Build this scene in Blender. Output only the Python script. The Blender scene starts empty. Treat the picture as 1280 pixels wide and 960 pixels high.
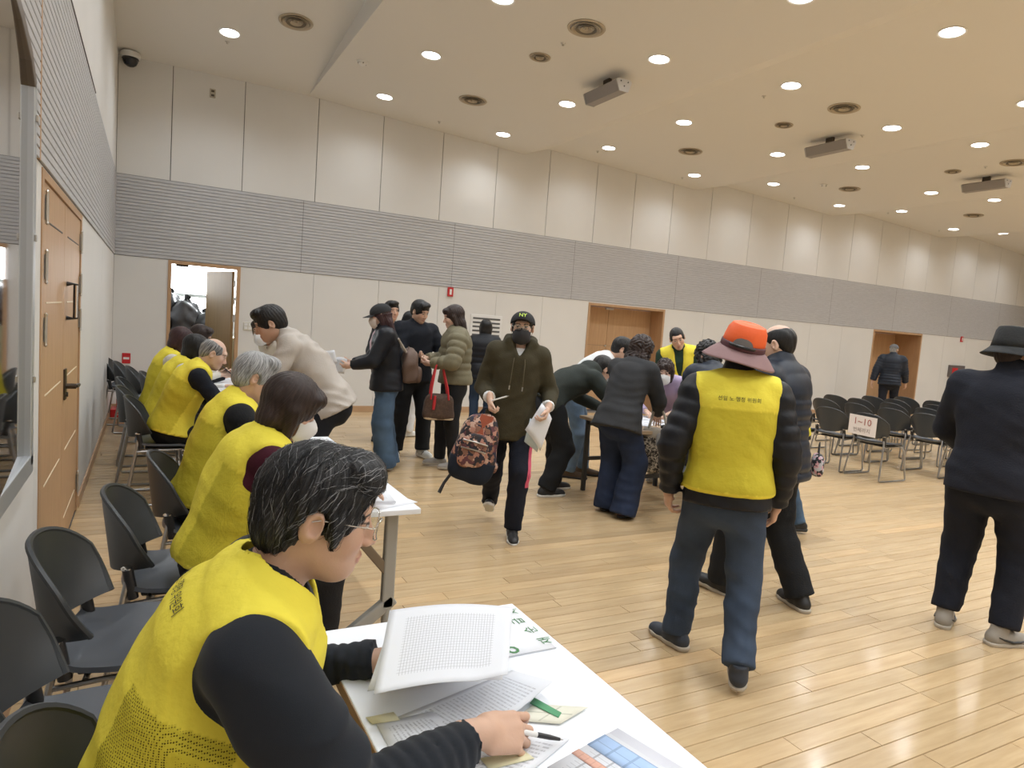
import bpy, bmesh, math, random
import numpy as np
from mathutils import Matrix, Vector
from mathutils.bvhtree import BVHTree

sc = bpy.context.scene
COL = sc.collection
R = math.radians
random.seed(7)
rng = np.random.default_rng(7)

# ------------------------------------------------------------------ camera, world, exposure
# x = along the back wall (0 at the left wall), y = depth, z = up, metres
F, YAW, PITCH, ROLL = 846.95, 0.495535, 0.0865812, 0.0733155
CAM = np.array([0.4315, 0.0, 1.55])
D = 10.562                      # back wall
_fw = np.array([math.sin(YAW)*math.cos(PITCH), math.cos(YAW)*math.cos(PITCH), -math.sin(PITCH)])
_r0 = np.array([math.cos(YAW), -math.sin(YAW), 0.0])
_u0 = np.cross(_r0, _fw)
_rt = _r0*math.cos(ROLL) + _u0*math.sin(ROLL)
_up = -_r0*math.sin(ROLL) + _u0*math.cos(ROLL)
cd = bpy.data.cameras.new('camera'); cam = bpy.data.objects.new('camera', cd); COL.objects.link(cam)
cd.sensor_fit = 'HORIZONTAL'; cd.sensor_width = 36.0; cd.lens = F/1280*36.0; cd.clip_start = 0.02
m = Matrix.Identity(4)
for i in range(3):
    m[i][0], m[i][1], m[i][2], m[i][3] = _rt[i], _up[i], -_fw[i], CAM[i]
cam.matrix_world = m
sc.camera = cam
sc.view_settings.view_transform = 'Standard'; sc.view_settings.look = 'None'
sc.view_settings.gamma = 1.0; sc.view_settings.use_curve_mapping = False
sc.view_settings.exposure = 0.70
sc.cycles.use_denoising = True
sc.cycles.max_bounces = 8; sc.cycles.diffuse_bounces = 5; sc.cycles.glossy_bounces = 4
sc.cycles.sample_clamp_indirect = 6.0
w = bpy.data.worlds.new('world'); sc.world = w; w.use_nodes = True
w.node_tree.nodes['Background'].inputs[0].default_value = (0.75, 0.85, 1.0, 1)
w.node_tree.nodes['Background'].inputs[1].default_value = 0.2
LAMP = 9.0                      # emission of the downlight lenses
BULB = 72.0                     # watts of each downlight bulb

def ray(px, py): return _fw + _rt*(px-640)/F + _up*(480-py)/F
def at_z(px, py, z=0.0):
    d = ray(px, py); return CAM + d*(z-CAM[2])/d[2]
def at_y(px, py, y=D):
    d = ray(px, py); return CAM + d*y/d[1]
def at_x(px, py, x=0.0):
    d = ray(px, py); return CAM + d*(x-CAM[0])/d[0]

# ------------------------------------------------------------------ materials
MATS = {}
def mat(name, col, rough=0.6, metal=0.0, bump=0.0, bscale=60.0, var=0.0, vscale=8.0, coat=0.0, sheen=0.0, spec=None, attr=None, stretch=None):
    if name in MATS: return MATS[name]
    m = bpy.data.materials.new(name); m.use_nodes = True
    nt = m.node_tree; b = nt.nodes['Principled BSDF']
    b.inputs['Roughness'].default_value = rough; b.inputs['Metallic'].default_value = metal
    if coat: b.inputs['Coat Weight'].default_value = coat; b.inputs['Coat Roughness'].default_value = 0.15
    if sheen: b.inputs['Sheen Weight'].default_value = sheen
    if spec is not None: b.inputs['Specular IOR Level'].default_value = spec
    c = (*col, 1)
    tc = nt.nodes.new('ShaderNodeTexCoord'); src = tc.outputs['Object']
    if stretch:
        mp = nt.nodes.new('ShaderNodeMapping'); mp.inputs['Scale'].default_value = stretch
        nt.links.new(src, mp.inputs['Vector']); src = mp.outputs['Vector']
    out = None
    if attr:
        a = nt.nodes.new('ShaderNodeAttribute'); a.attribute_name = attr; out = a.outputs['Color']
    if var:
        n = nt.nodes.new('ShaderNodeTexNoise'); n.inputs['Scale'].default_value = vscale; n.inputs['Detail'].default_value = 4
        nt.links.new(src, n.inputs['Vector'])
        mr = nt.nodes.new('ShaderNodeMapRange')
        mr.inputs['From Min'].default_value = 0.3; mr.inputs['From Max'].default_value = 0.7
        mr.inputs['To Min'].default_value = 1-var; mr.inputs['To Max'].default_value = 1+var
        nt.links.new(n.outputs['Fac'], mr.inputs['Value'])
        mx = nt.nodes.new('ShaderNodeVectorMath'); mx.operation = 'SCALE'
        if out is not None: nt.links.new(out, mx.inputs[0])
        else: mx.inputs[0].default_value = col
        nt.links.new(mr.outputs[0], mx.inputs['Scale']); out = mx.outputs[0]
    if out is not None: nt.links.new(out, b.inputs['Base Color'])
    else: b.inputs['Base Color'].default_value = c
    if bump:
        n2 = nt.nodes.new('ShaderNodeTexNoise'); n2.inputs['Scale'].default_value = bscale; n2.inputs['Detail'].default_value = 3
        nt.links.new(src, n2.inputs['Vector'])
        bp = nt.nodes.new('ShaderNodeBump'); bp.inputs['Strength'].default_value = bump; bp.inputs['Distance'].default_value = 0.01
        nt.links.new(n2.outputs['Fac'], bp.inputs['Height']); nt.links.new(bp.outputs[0], b.inputs['Normal'])
    MATS[name] = m; return m
def emit(name, col, s):
    if name in MATS: return MATS[name]
    m = bpy.data.materials.new(name); m.use_nodes = True; nt = m.node_tree; nt.nodes.clear()
    e = nt.nodes.new('ShaderNodeEmission'); e.inputs[0].default_value = (*col, 1); e.inputs[1].default_value = s
    o = nt.nodes.new('ShaderNodeOutputMaterial'); nt.links.new(e.outputs[0], o.inputs[0])
    MATS[name] = m; return m
def wood(name, c1, c2, scale=(1, 1, 12), rough=0.45, coat=0.0, attr=None):
    m = bpy.data.materials.new(name); m.use_nodes = True; nt = m.node_tree; b = nt.nodes['Principled BSDF']
    tc = nt.nodes.new('ShaderNodeTexCoord'); mp = nt.nodes.new('ShaderNodeMapping'); mp.inputs['Scale'].default_value = scale
    n = nt.nodes.new('ShaderNodeTexNoise'); n.inputs['Scale'].default_value = 3.0; n.inputs['Detail'].default_value = 6; n.inputs['Roughness'].default_value = 0.6
    cr = nt.nodes.new('ShaderNodeValToRGB'); cr.color_ramp.elements[0].position = 0.3; cr.color_ramp.elements[1].position = 0.7
    cr.color_ramp.elements[0].color = (*c1, 1); cr.color_ramp.elements[1].color = (*c2, 1)
    nt.links.new(tc.outputs['Object'], mp.inputs[0]); nt.links.new(mp.outputs[0], n.inputs['Vector']); nt.links.new(n.outputs['Fac'], cr.inputs[0])
    out = cr.outputs[0]
    if attr:
        a = nt.nodes.new('ShaderNodeAttribute'); a.attribute_name = attr
        if attr == 'tone': a.attribute_type = 'GEOMETRY'
        mx = nt.nodes.new('ShaderNodeVectorMath'); mx.operation = 'MULTIPLY'
        nt.links.new(out, mx.inputs[0]); nt.links.new(a.outputs['Color'], mx.inputs[1]); out = mx.outputs[0]
    nt.links.new(out, b.inputs['Base Color'])
    b.inputs['Roughness'].default_value = rough
    if coat: b.inputs['Coat Weight'].default_value = coat; b.inputs['Coat Roughness'].default_value = 0.12
    MATS[name] = m; return m

# ------------------------------------------------------------------ mesh helpers
class MB:
    """collects simple shapes; build() links them as one mesh object"""
    def __init__(s): s.v = []; s.f = []
    def add(s, vs, fs):
        o = len(s.v); s.v += [tuple(map(float, p)) for p in vs]; s.f += [tuple(i+o for i in f) for f in fs]; return s
    def box(s, a, b, M=None):
        (x0, y0, z0), (x1, y1, z1) = a, b
        vs = [(x0,y0,z0),(x1,y0,z0),(x1,y1,z0),(x0,y1,z0),(x0,y0,z1),(x1,y0,z1),(x1,y1,z1),(x0,y1,z1)]
        if M is not None: vs = [tuple(M @ Vector(p)) for p in vs]
        return s.add(vs, [(0,3,2,1),(4,5,6,7),(0,1,5,4),(1,2,6,5),(2,3,7,6),(3,0,4,7)])
    def tube(s, pts, r, n=8, closed=False, caps=True):
        pts = [np.array(p, float) for p in pts]; k = len(pts)
        rs = r if hasattr(r, '__len__') else [r]*k
        rings = []; up = None
        for i in range(k):
            if closed: t = pts[(i+1) % k]-pts[i-1]
            else: t = pts[min(i+1, k-1)]-pts[max(i-1, 0)]
            t = t/(np.linalg.norm(t)+1e-12)
            if up is None: up = np.array([0,0,1.0]) if abs(t[2]) < 0.9 else np.array([1.0,0,0])
            a = up - t*(up@t); a /= np.linalg.norm(a)+1e-12; b = np.cross(t, a); up = a
            rings.append([pts[i]+rs[i]*(a*math.cos(q)+b*math.sin(q)) for q in np.linspace(0, 2*math.pi, n, endpoint=False)])
        vs = [p for g in rings for p in g]; fs = []
        for i in range(k if closed else k-1):
            i2 = (i+1) % k
            for j in range(n):
                j2 = (j+1) % n; fs.append((i*n+j, i*n+j2, i2*n+j2, i2*n+j))
        if caps and not closed:
            fs.append(tuple(range(n-1, -1, -1))); fs.append(tuple((k-1)*n+j for j in range(n)))
        return s.add(vs, fs)
    def lathe(s, prof, n=24, sx=1, sy=1, M=None, wave=None):
        vs = []; k = len(prof)
        for (r, z) in prof:
            for q in np.linspace(0, 2*math.pi, n, endpoint=False):
                zz = z + (wave(q, r) if wave else 0)
                p = Vector((r*sx*math.cos(q), r*sy*math.sin(q), zz)); vs.append(tuple(M @ p) if M is not None else tuple(p))
        fs = []
        for i in range(k-1):
            for j in range(n):
                j2 = (j+1) % n; fs.append((i*n+j, i*n+j2, (i+1)*n+j2, (i+1)*n+j))
        return s.add(vs, fs)
    def cyl(s, a, b, r, n=16): return s.tube([a, b], r, n)
    def grid(s, fn, nu, nv, th=0.0):
        """surface fn(u,v) u,v in 0..1, optional thickness along its normal"""
        P = np.array([[fn(i/(nu-1), j/(nv-1)) for j in range(nv)] for i in range(nu)], float)
        fs = [(i*nv+j, (i+1)*nv+j, (i+1)*nv+j+1, i*nv+j+1) for i in range(nu-1) for j in range(nv-1)]
        if not th: return s.add(P.reshape(-1, 3), fs)
        du = np.gradient(P, axis=0); dv = np.gradient(P, axis=1); N = np.cross(du, dv); N /= np.linalg.norm(N, axis=2, keepdims=True)+1e-12
        A = (P+N*th/2).reshape(-1, 3); B = (P-N*th/2).reshape(-1, 3); o = nu*nv
        f2 = fs + [tuple(i+o for i in reversed(f)) for f in fs]
        edge = [(i*nv) for i in range(nu)] + [(nu-1)*nv+j for j in range(1, nv)] + [i*nv+nv-1 for i in range(nu-2, -1, -1)] + [j for j in range(nv-2, 0, -1)]
        for q in range(len(edge)):
            a, b = edge[q], edge[(q+1) % len(edge)]; f2.append((a, a+o, b+o, b) if False else (b, b+o, a+o, a))
        return s.add(np.vstack([A, B]), f2)
    def prism(s, poly, axis, a, b):
        """extrude a 2D polygon along axis (0,1,2) from a to b"""
        n = len(poly); vs = []
        for t in (a, b):
            for (p, q) in poly:
                c = [p, q]; c.insert(axis, t); vs.append(c)
        fs = [tuple(range(n)), tuple(range(2*n-1, n-1, -1))]
        for i in range(n): j = (i+1) % n; fs.append((i, i+n, j+n, j))
        return s.add(vs, fs)
    def mesh(s, name, smooth=False, fix=True):
        me = bpy.data.meshes.new(name); me.from_pydata(s.v, [], s.f)
        if fix:
            bm = bmesh.new(); bm.from_mesh(me); bmesh.ops.recalc_face_normals(bm, faces=bm.faces); bm.to_mesh(me); bm.free()
        if smooth: me.shade_smooth()
        me.update(); return me
    def build(s, name, m, parent=None, smooth=False, bevel=0.0, auto=True):
        me = s.mesh(name, smooth); return link(name, me, m, parent, smooth and auto, bevel)
def link(name, me, m, parent=None, sharp=False, bevel=0.0):
    if m is not None and not me.materials: me.materials.append(m)
    if sharp:
        try: me.set_sharp_from_angle(angle=R(38))
        except Exception: pass
    o = bpy.data.objects.new(name, me); COL.objects.link(o)
    if parent is not None: o.parent = parent
    if bevel:
        b = o.modifiers.new('bevel', 'BEVEL'); b.width = bevel; b.segments = 2; b.limit_method = 'ANGLE'
    return o
def tag(o, label=None, cat=None, group=None, kind=None):
    if label: o['label'] = label
    if cat: o['category'] = cat
    if group: o['group'] = group
    if kind: o['kind'] = kind
    return o
def empty(name, loc=(0, 0, 0), rz=0.0, label=None, cat=None, group=None):
    o = bpy.data.objects.new(name, None); o.empty_display_size = 0.1; COL.objects.link(o)
    o.location = loc; o.rotation_euler = (0, 0, rz); return tag(o, label, cat, group)
def copy_tree(o, parent=None):
    c = o.copy(); COL.objects.link(c)
    c.parent = parent
    for ch in [x for x in KIDS.get(o.name, []) ]: copy_tree(ch, c)
    return c
KIDS = {}
def register(root):
    """remember children of a prototype (and theirs) for copy_tree"""
    for o in list(COL.objects):
        if o.parent is not None: KIDS.setdefault(o.parent.name, [])
    def rec(r):
        ch = [o for o in COL.objects if o.parent == r]; KIDS[r.name] = ch
        for c in ch: rec(c)
    rec(root)
def text_mesh(s, size=1.0, ext=0.0, align='CENTER'):
    cu = bpy.data.curves.new('t', 'FONT'); cu.body = s; cu.size = size; cu.extrude = ext; cu.align_x = align; cu.align_y = 'CENTER'; cu.resolution_u = 2
    o = bpy.data.objects.new('t', cu); COL.objects.link(o)
    dg = bpy.context.evaluated_depsgraph_get(); me = bpy.data.meshes.new_from_object(o.evaluated_get(dg))
    bpy.data.objects.remove(o); bpy.data.curves.remove(cu); return me
# ------------------------------------------------------------------ room shell
M_white = mat('wall white', (0.70, 0.69, 0.67), 0.75, bump=0.04, bscale=250, var=0.02, vscale=1.5)
M_ceil = mat('ceiling white', (0.72, 0.70, 0.66), 0.85)
M_slat = mat('slat grey', (0.50, 0.50, 0.515), 0.7, var=0.10, vscale=14, stretch=(0.6, 0.6, 14))
M_gap = mat('joint dark', (0.16, 0.15, 0.14), 0.9)
M_door = wood('door veneer', (0.47, 0.29, 0.155), (0.56, 0.36, 0.20), (9, 9, 0.7), 0.5)
M_frame = wood('frame veneer', (0.44, 0.27, 0.15), (0.52, 0.33, 0.185), (4, 4, 0.6), 0.5)
M_base = wood('baseboard wood', (0.45, 0.28, 0.16), (0.53, 0.34, 0.2), (0.6, 0.6, 4), 0.45)
M_steel = mat('brushed steel', (0.55, 0.53, 0.50), 0.32, 1.0)
M_chrome = mat('chrome', (0.8, 0.8, 0.8), 0.12, 1.0)
M_black = mat('black plastic', (0.02, 0.02, 0.022), 0.4)
M_dark = mat('dark bronze', (0.09, 0.075, 0.06), 0.4, 0.8)
M_alu = mat('aluminium frame', (0.50, 0.53, 0.56), 0.4, 0.6)
M_red = mat('red enamel', (0.55, 0.02, 0.025), 0.4)
M_paper = mat('white paper', (0.80, 0.82, 0.87), 0.8)
M_white_pl = mat('white plastic', (0.75, 0.75, 0.74), 0.45)
M_ivory = mat('ivory plastic', (0.62, 0.60, 0.52), 0.5)

XR, YF = 26.5, -6.0              # right wall, front wall (both out of the picture)
ZB, ZT = 2.10, 3.16              # grey band
def struct(o): o['kind'] = 'structure'; return o

# floor: dark base plus planks running along x
floor = struct(MB().box((-.12, YF, -0.06), (XR, D+.9, -0.012)).build('floor', M_gap))
M_floor = wood('maple plank', (0.49, 0.345, 0.185), (0.60, 0.445, 0.26), (0.9, 9, 9), 0.27, coat=0.25, attr='tone')
PW = 0.0975
rows = int((D-YF)/PW)+1
planks = []
for r in range(rows):
    y = YF + r*PW; x = -random.uniform(0, 1.5)
    while x < XR:
        L = random.choice([0.6, 0.9, 1.2, 1.5, 1.8]) * random.uniform(0.9, 1.1)
        a, b = max(x, 0.0), min(x+L, XR)
        if b-a > 0.02: planks.append((a, b, y, min(y+PW, D)))
        x += L
def tone():
    t = random.gauss(0, 1); k = 1.0 + 0.06*t
    if random.random() < 0.06: k *= 0.87
    return (k, k*(1-0.018*abs(t)), k*(1-0.035*abs(t)), 1)
def view_size(pl):
    c = np.array([(pl[0]+pl[1])/2, (pl[2]+pl[3])/2, 0])-CAM; dz = c@_fw
    if dz < 0.5: return 0
    px, py = 640+F*(c@_rt)/dz, 480-F*(c@_up)/dz
    if not (-30 < px < 1310 and -30 < py < 990): return 0
    return (pl[1]-pl[0])*PW/dz**3
planks.sort(key=view_size, reverse=True)
def plank_geo(pl, mb):
    g = 0.0022 if int(round((pl[2]-YF)/PW)) % 2 else 0.0008; e = 0.0014
    x0, x1, y0, y1 = pl[0]+g*0.6, pl[1]-g*0.6, pl[2]+g, pl[3]-g
    mb.add([(x0+e,y0+e,0),(x1-e,y0+e,0),(x1-e,y1-e,0),(x0+e,y1-e,0),(x0,y0,-0.003),(x1,y0,-0.003),(x1,y1,-0.003),(x0,y1,-0.003),
            (x0,y0,-0.013),(x1,y0,-0.013),(x1,y1,-0.013),(x0,y1,-0.013)],
           [(0,1,2,3),(0,4,5,1),(1,5,6,2),(2,6,7,3),(3,7,4,0),(4,8,9,5),(5,9,10,6),(6,10,11,7),(7,11,8,4)])
def tone_attr(me, cols):
    at = me.color_attributes.new('tone', 'FLOAT_COLOR', 'POINT'); at.data.foreach_set('color', np.array(cols, np.float32).ravel())
for pl in planks[:300]:
    mb = MB(); plank_geo(pl, mb); me = bpy.data.meshes.new('plank'); me.from_pydata(mb.v, [], mb.f); tone_attr(me, [tone()]*12)
    link('plank', me, M_floor, floor)
mb = MB(); cols = []
for pl in planks[300:]: plank_geo(pl, mb); cols += [tone()]*12
me = bpy.data.meshes.new('floor_planks'); me.from_pydata(mb.v, [], mb.f); tone_attr(me, cols)
tag(link('floor_planks', me, M_floor, floor), kind='stuff')

# ceiling: flat strip rising towards the front, then sawtooth panels stepping along x
prof = [(2.41, 4.67), (6.05, 4.485), (6.51, 4.655), (9.99, 4.495), (10.72, 4.69), (14.1, 4.56), (15.1, 4.745), (18.35, 4.60), (19.6, 4.79), (22.5, 4.61), (23.2, 4.79), (XR, 4.62)]
def ceil_z(x, y):
    if x < 2.41: return 4.67 + (D-y)*0.085
    for (a, za), (b, zb) in zip(prof, prof[1:]):
        if a <= x <= b: return za+(zb-za)*(x-a)/(b-a)
    return 4.6
ceiling = struct(MB().box((0, YF, 6.3), (XR, D, 6.4)).build('ceiling', M_ceil))
ZF = 4.67 + (D-YF)*0.085
mb = MB().add([(0, D, 4.67), (2.43, D, 4.67), (2.43, YF, ZF), (0, YF, ZF), (0, D, 4.75), (2.43, D, 4.75), (2.43, YF, ZF+.08), (0, YF, ZF+.08)],
              [(0,1,2,3),(4,7,6,5),(0,4,5,1),(1,5,6,2),(2,6,7,3),(3,7,4,0)])
mb.build('ceiling_strip', M_ceil, ceiling)
for (a, za), (b, zb) in zip(prof, prof[1:]):
    MB().prism([(a, za), (b, zb), (b, 6.3), (a, 6.3)], 1, YF, D).build('ceiling_panel', M_ceil, ceiling)

# walls
wall_back = struct(MB().box((1.57, D+.02, 0), (7.65, D+.12, 6.3)).box((-.12, D+.02, 0), (.65, D+.12, 6.3)).box((.65, D+.02, 2.09), (1.57, D+.12, 6.3))
                   .box((7.65, D+.02, 2.07), (9.46, D+.12, 6.3)).box((9.46, D+.02, 0), (16.1, D+.12, 6.3)).box((16.1, D+.02, 2.09), (18.1, D+.12, 6.3))
                   .box((18.1, D+.02, 0), (XR, D+.12, 6.3)).build('wall_back', M_gap))
seam = [0.0, .64, 1.55, 2.57, 3.56, 4.56, 5.55, 6.58, 7.60, 8.48, 9.41, 10.43, 11.57, 12.68, 13.79, 14.91, 15.98, 17.05, 17.98, 19.11, 20.18, 21.3, 22.4, 23.5, 24.6, XR]
for a, b in zip(seam, seam[1:]):
    MB().box((a+.005, D, ZT), (b-.005, D+.03, 4.9)).build('wall_panel', M_white, wall_back)
low = [1.57, 2.61, 3.62, 4.64, 5.71, 6.64, 7.65, 9.46, 10.53, 11.57, 12.68, 13.79, 14.91, 16.1, 18.1, 19.11, 20.18, 21.3, 22.4, 23.5, XR]
low = [0.0, .65] + low
for a, b in zip(low, low[1:]):
    if (a, b) in ((.65, 1.57), (7.65, 9.46), (16.1, 18.1)):
        zz = 2.065 if a == 7.65 else 2.09
        MB().box((a, D, zz), (b, D+.03, ZB-.002)).build('wall_panel', M_white, wall_back)
    else:
        g = 0.0022
        MB().box((a+g, D, 0), (b-g, D+.03, ZB-.002)).build('wall_panel', M_white, wall_back)
def slat_profile(z0, z1, depth=0.009, pitch=0.0433):
    n = int(round((z1-z0)/pitch)); p = (z1-z0)/n; pts = []
    for i in range(n):
        z = z0+i*p; pts += [(0.0, z+.003), (-depth, z+.006), (-depth, z+p-.005), (0.0, z+p-.002)]
    return pts
gs = [0.0, 2.41, 4.85, 7.23, 9.69, 12.03, 14.4, 16.8, 19.2, 21.6, 24.0, XR]
for a, b in zip(gs, gs[1:]):
    P = slat_profile(ZB, ZT); mb = MB(); n = len(P)
    vs = [(a+.003, D+y, z) for y, z in P] + [(b-.003, D+y, z) for y, z in P]
    mb.add(vs, [(i, i+n, i+n+1, i+1) for i in range(n-1)]); mb.build('slat_panel', M_slat, wall_back)
MB().box((0, D-.004, ZT-.003), (XR, D+.02, ZT+.004)).build('band_edge', mat('band edge', (0.2, .2, .2), .6), wall_back)
wall_left = struct(MB().box((-.12, YF, 0), (-.02, D+.02, 6.3)).build('wall_left', M_gap))
for a, b in ((YF, -2.4), (-2.4, 0.9), (0.9, 3.56), (5.66, 8.1), (8.1, D)):
    MB().box((-.03, a+.002, 0), (0, b-.002, ZB-.002)).build('wall_panel', M_white, wall_left)
MB().box((-.03, 3.56, 0), (0, 3.72, ZB-.002)).build('wall_panel', M_white, wall_left)
MB().box((-.03, 3.72, 2.095), (0, 5.66, ZB-.002)).build('wall_panel', M_white, wall_left)
MB().box((-.03, YF, ZT), (0, D, 6.3)).build('wall_panel', M_white, wall_left)
for a, b in ((YF, -1.3), (-1.3, 1.15), (1.15, 3.55), (3.58, D)):
    P = slat_profile(ZB, ZT); n = len(P)
    vs = [(-y, a, z) for y, z in P] + [(-y, b, z) for y, z in P]
    MB().add(vs, [(i, i+1, i+n+1, i+n) for i in range(n-1)]).build('slat_panel', M_slat, wall_left)
MB().box((-.02, 3.55, ZB), (.010, 3.58, ZT)).build('joint_strip', M_frame, wall_left)
MB().box((-.02, YF, ZT-.005), (.014, 6.6, ZT+.006)).build('band_edge', M_dark, wall_left)
struct(MB().box((XR, YF, 0), (XR+.1, D, 6.3)).build('wall_right', M_white))
struct(MB().box((-.12, YF-.1, 0), (XR, YF, 6.3)).build('wall_front', M_white))
bb = struct(MB().box((1.62, D-.014, 0), (7.6, D, .095)).box((9.5, D-.014, 0), (16.05, D, .095)).box((18.15, D-.014, 0), (XR, D, .095)).box((0, D-.014, 0), (.60, D, .095)).build('baseboard_back', M_base, bevel=.003))
struct(MB().box((0, 5.7, 0), (.014, D-.014, .085)).box((0, YF, 0), (.014, 3.68, .085)).build('baseboard_left', M_base, bevel=.003))

# doors in the back wall
def frame(mb, x0, x1, zt, y0, y1, w=.045):
    mb.box((x0-w, y0, 0), (x0, y1, zt+w)); mb.box((x1, y0, 0), (x1+w, y1, zt+w)); mb.box((x0, y0, zt), (x1, y1, zt+w)); return mb
d1 = struct(frame(MB(), 7.68, 9.43, 2.03, D-.012, D+.42).build('door_1', M_frame, bevel=.003))
for a, b in ((7.68, 8.37), (8.37, 9.43)):
    lf = MB().box((a+.003, D+.36, .01), (b-.003, D+.40, 2.025)).build('door_leaf', M_door, d1, bevel=.004)
    MB().box((a+.003, D+.357, 1.28), (b-.003, D+.361, 1.284)).build('groove', M_gap, lf)
MB().tube([(8.33, D+.36, 1.02), (8.33, D+.30, 1.02), (8.21, D+.30, 1.02)], .011).cyl((8.33, D+.36, 1.02), (8.33, D+.345, 1.02), .028).build('door_handle', M_dark, d1, True)
MB().cyl((8.34, D+.36, 1.28), (8.34, D+.34, 1.28), .02).build('lock', M_steel, d1, True)
MB().box((8.28, D+.32, 1.985), (8.46, D+.36, 2.02)).build('door_closer', M_steel, d1, bevel=.004)
d3 = struct(frame(MB(), 16.14, 18.06, 2.05, D-.012, D+.75).build('door_2', M_frame, bevel=.003))
for a, b in ((16.14, 17.1), (17.1, 18.06)):
    MB().box((a+.003, D+.68, .01), (b-.003, D+.73, 2.045)).build('door_leaf', M_door, d3, bevel=.004)
MB().tube([(17.02, D+.68, 1.02), (17.02, D+.62, 1.02), (16.9, D+.62, 1.02)], .011).build('door_handle', M_dark, d3, True)
MB().box((16.9, D+.62, 1.99), (17.1, D+.68, 2.03)).build('door_closer', M_steel, d3, bevel=.004)
# storeroom with its door standing open
d2 = struct(frame(MB(), .69, 1.53, 2.05, D-.014, D+.12).build('door_3', M_frame, bevel=.003))
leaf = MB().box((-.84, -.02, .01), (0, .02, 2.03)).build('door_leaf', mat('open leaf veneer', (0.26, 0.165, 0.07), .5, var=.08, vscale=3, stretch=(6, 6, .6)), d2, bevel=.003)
leaf.location = (1.50, D+.16, 0); leaf.rotation_euler = (0, 0, R(-70))
MB().tube([(-.77, -.02, 1.0), (-.77, -.08, 1.0), (-.66, -.08, 1.0)], .011).build('door_handle', M_dark, leaf, True)
for z in (.3, 1.35, 1.6, 1.85):
    MB().cyl((1.515, D+.12, z-.05), (1.515, D+.12, z+.05), .012).build('hinge', M_steel, d2, True)
MB().box((.74, D+.02, 2.02), (.9, D+.06, 2.05)).build('door_stop', M_dark, d2)
sr = struct(MB().box((-.3, D+2.6, 0), (3.2, D+2.7, 2.7)).box((-.4, D+.12, 0), (-.3, D+2.7, 2.7)).box((3.2, D+.12, 0), (3.3, D+2.7, 2.7)).box((-.3, D+.12, 2.6), (3.2, D+2.7, 2.7)).build('wall_storeroom', mat('storeroom white', (.8, .8, .78), .8)))
struct(MB().box((-.3, D+.02, -.05), (3.2, D+2.6, 0)).build('floor_storeroom', M_floor))
win = struct(MB().box((-.2, D+2.52, 1.32), (2.9, D+2.58, 1.38)).box((-.2, D+2.52, 1.62), (2.9, D+2.58, 1.68)).box((-.2, D+2.52, 2.4), (2.9, D+2.58, 2.46)).box((-.2, D+2.52, 1.32), (-.14, D+2.58, 2.46)).box((2.84, D+2.52, 1.32), (2.9, D+2.58, 2.46)).build('window_1', mat('window frame', (.55, .58, .58), .5)))
MB().box((-.14, D+2.56, 1.38), (2.84, D+2.575, 1.62)).build('pane', emit('daylight', (.93, .97, 1.0), 9.0), win)
MB().box((-.14, D+2.56, 1.68), (2.84, D+2.575, 2.4)).build('pane', MATS['daylight'], win)

# double door in the left wall
d4 = struct(MB().box((-.02, 3.68, 0), (.006, 3.74, 2.09)).box((-.02, 5.62, 0), (.006, 5.68, 2.09)).box((-.02, 3.74, 2.05), (.006, 5.62, 2.09)).build('door_4', M_frame, bevel=.002))
M_inlay = mat('pale inlay', (.80, .70, .52), .5)
for a, b, nm in ((3.745, 4.66, 'near'), (4.666, 5.615, 'far')):
    lf = MB().box((-.04, a, .01), (-.002, b, 2.045)).build('door_leaf', M_door, d4, bevel=.003)
    for z in (.18, .6, 1.045, 1.49, 1.87):
        MB().box((-.004, a+.15, z), (.0005, b-.12, z+.007)).build('inlay', M_inlay if z < 1.6 else M_gap, lf)
def hinge(y, z):
    o = MB().tube([(.010, y, z-.06), (.010, y, z+.06)], .007, 8).tube([(.010, y, z+.06), (.010, y, z+.072), (.010, y, z+.08)], [.005, .008, .003], 8).tube([(.010, y, z-.08), (.010, y, z-.072), (.010, y, z-.06)], [.003, .008, .005], 8)
    o.box((0, y-.035, z-.055), (.003, y+.035, z+.055)).build('hinge', M_steel, d4, True)
for z in (1.93, 1.66, 1.37, .25): hinge(3.80, z)
for z in (1.90, 1.61, 1.37, .22): hinge(5.60, z)
MB().tube([(0, 4.80, 1.60), (.045, 4.80, 1.60), (.045, 4.80, 1.40), (0, 4.80, 1.40)], .014, 10).build('pull_bar', M_black, d4, True)
MB().tube([(.05, 4.785, 1.595), (.05, 4.785, 1.405)], .008, 8).build('pull_bar_edge', M_chrome, d4, True)
MB().box((-.003, 4.70, .92), (.008, 4.79, 1.10)).cyl((0, 4.74, 1.0), (.06, 4.74, 1.0), .016).tube([(.055, 4.74, 1.0), (.065, 4.80, 1.0), (.06, 4.92, .99)], [.013, .012, .010]).cyl((0, 4.74, .95), (.02, 4.74, .95), .014).build('door_handle', M_dark, d4, True)

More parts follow.
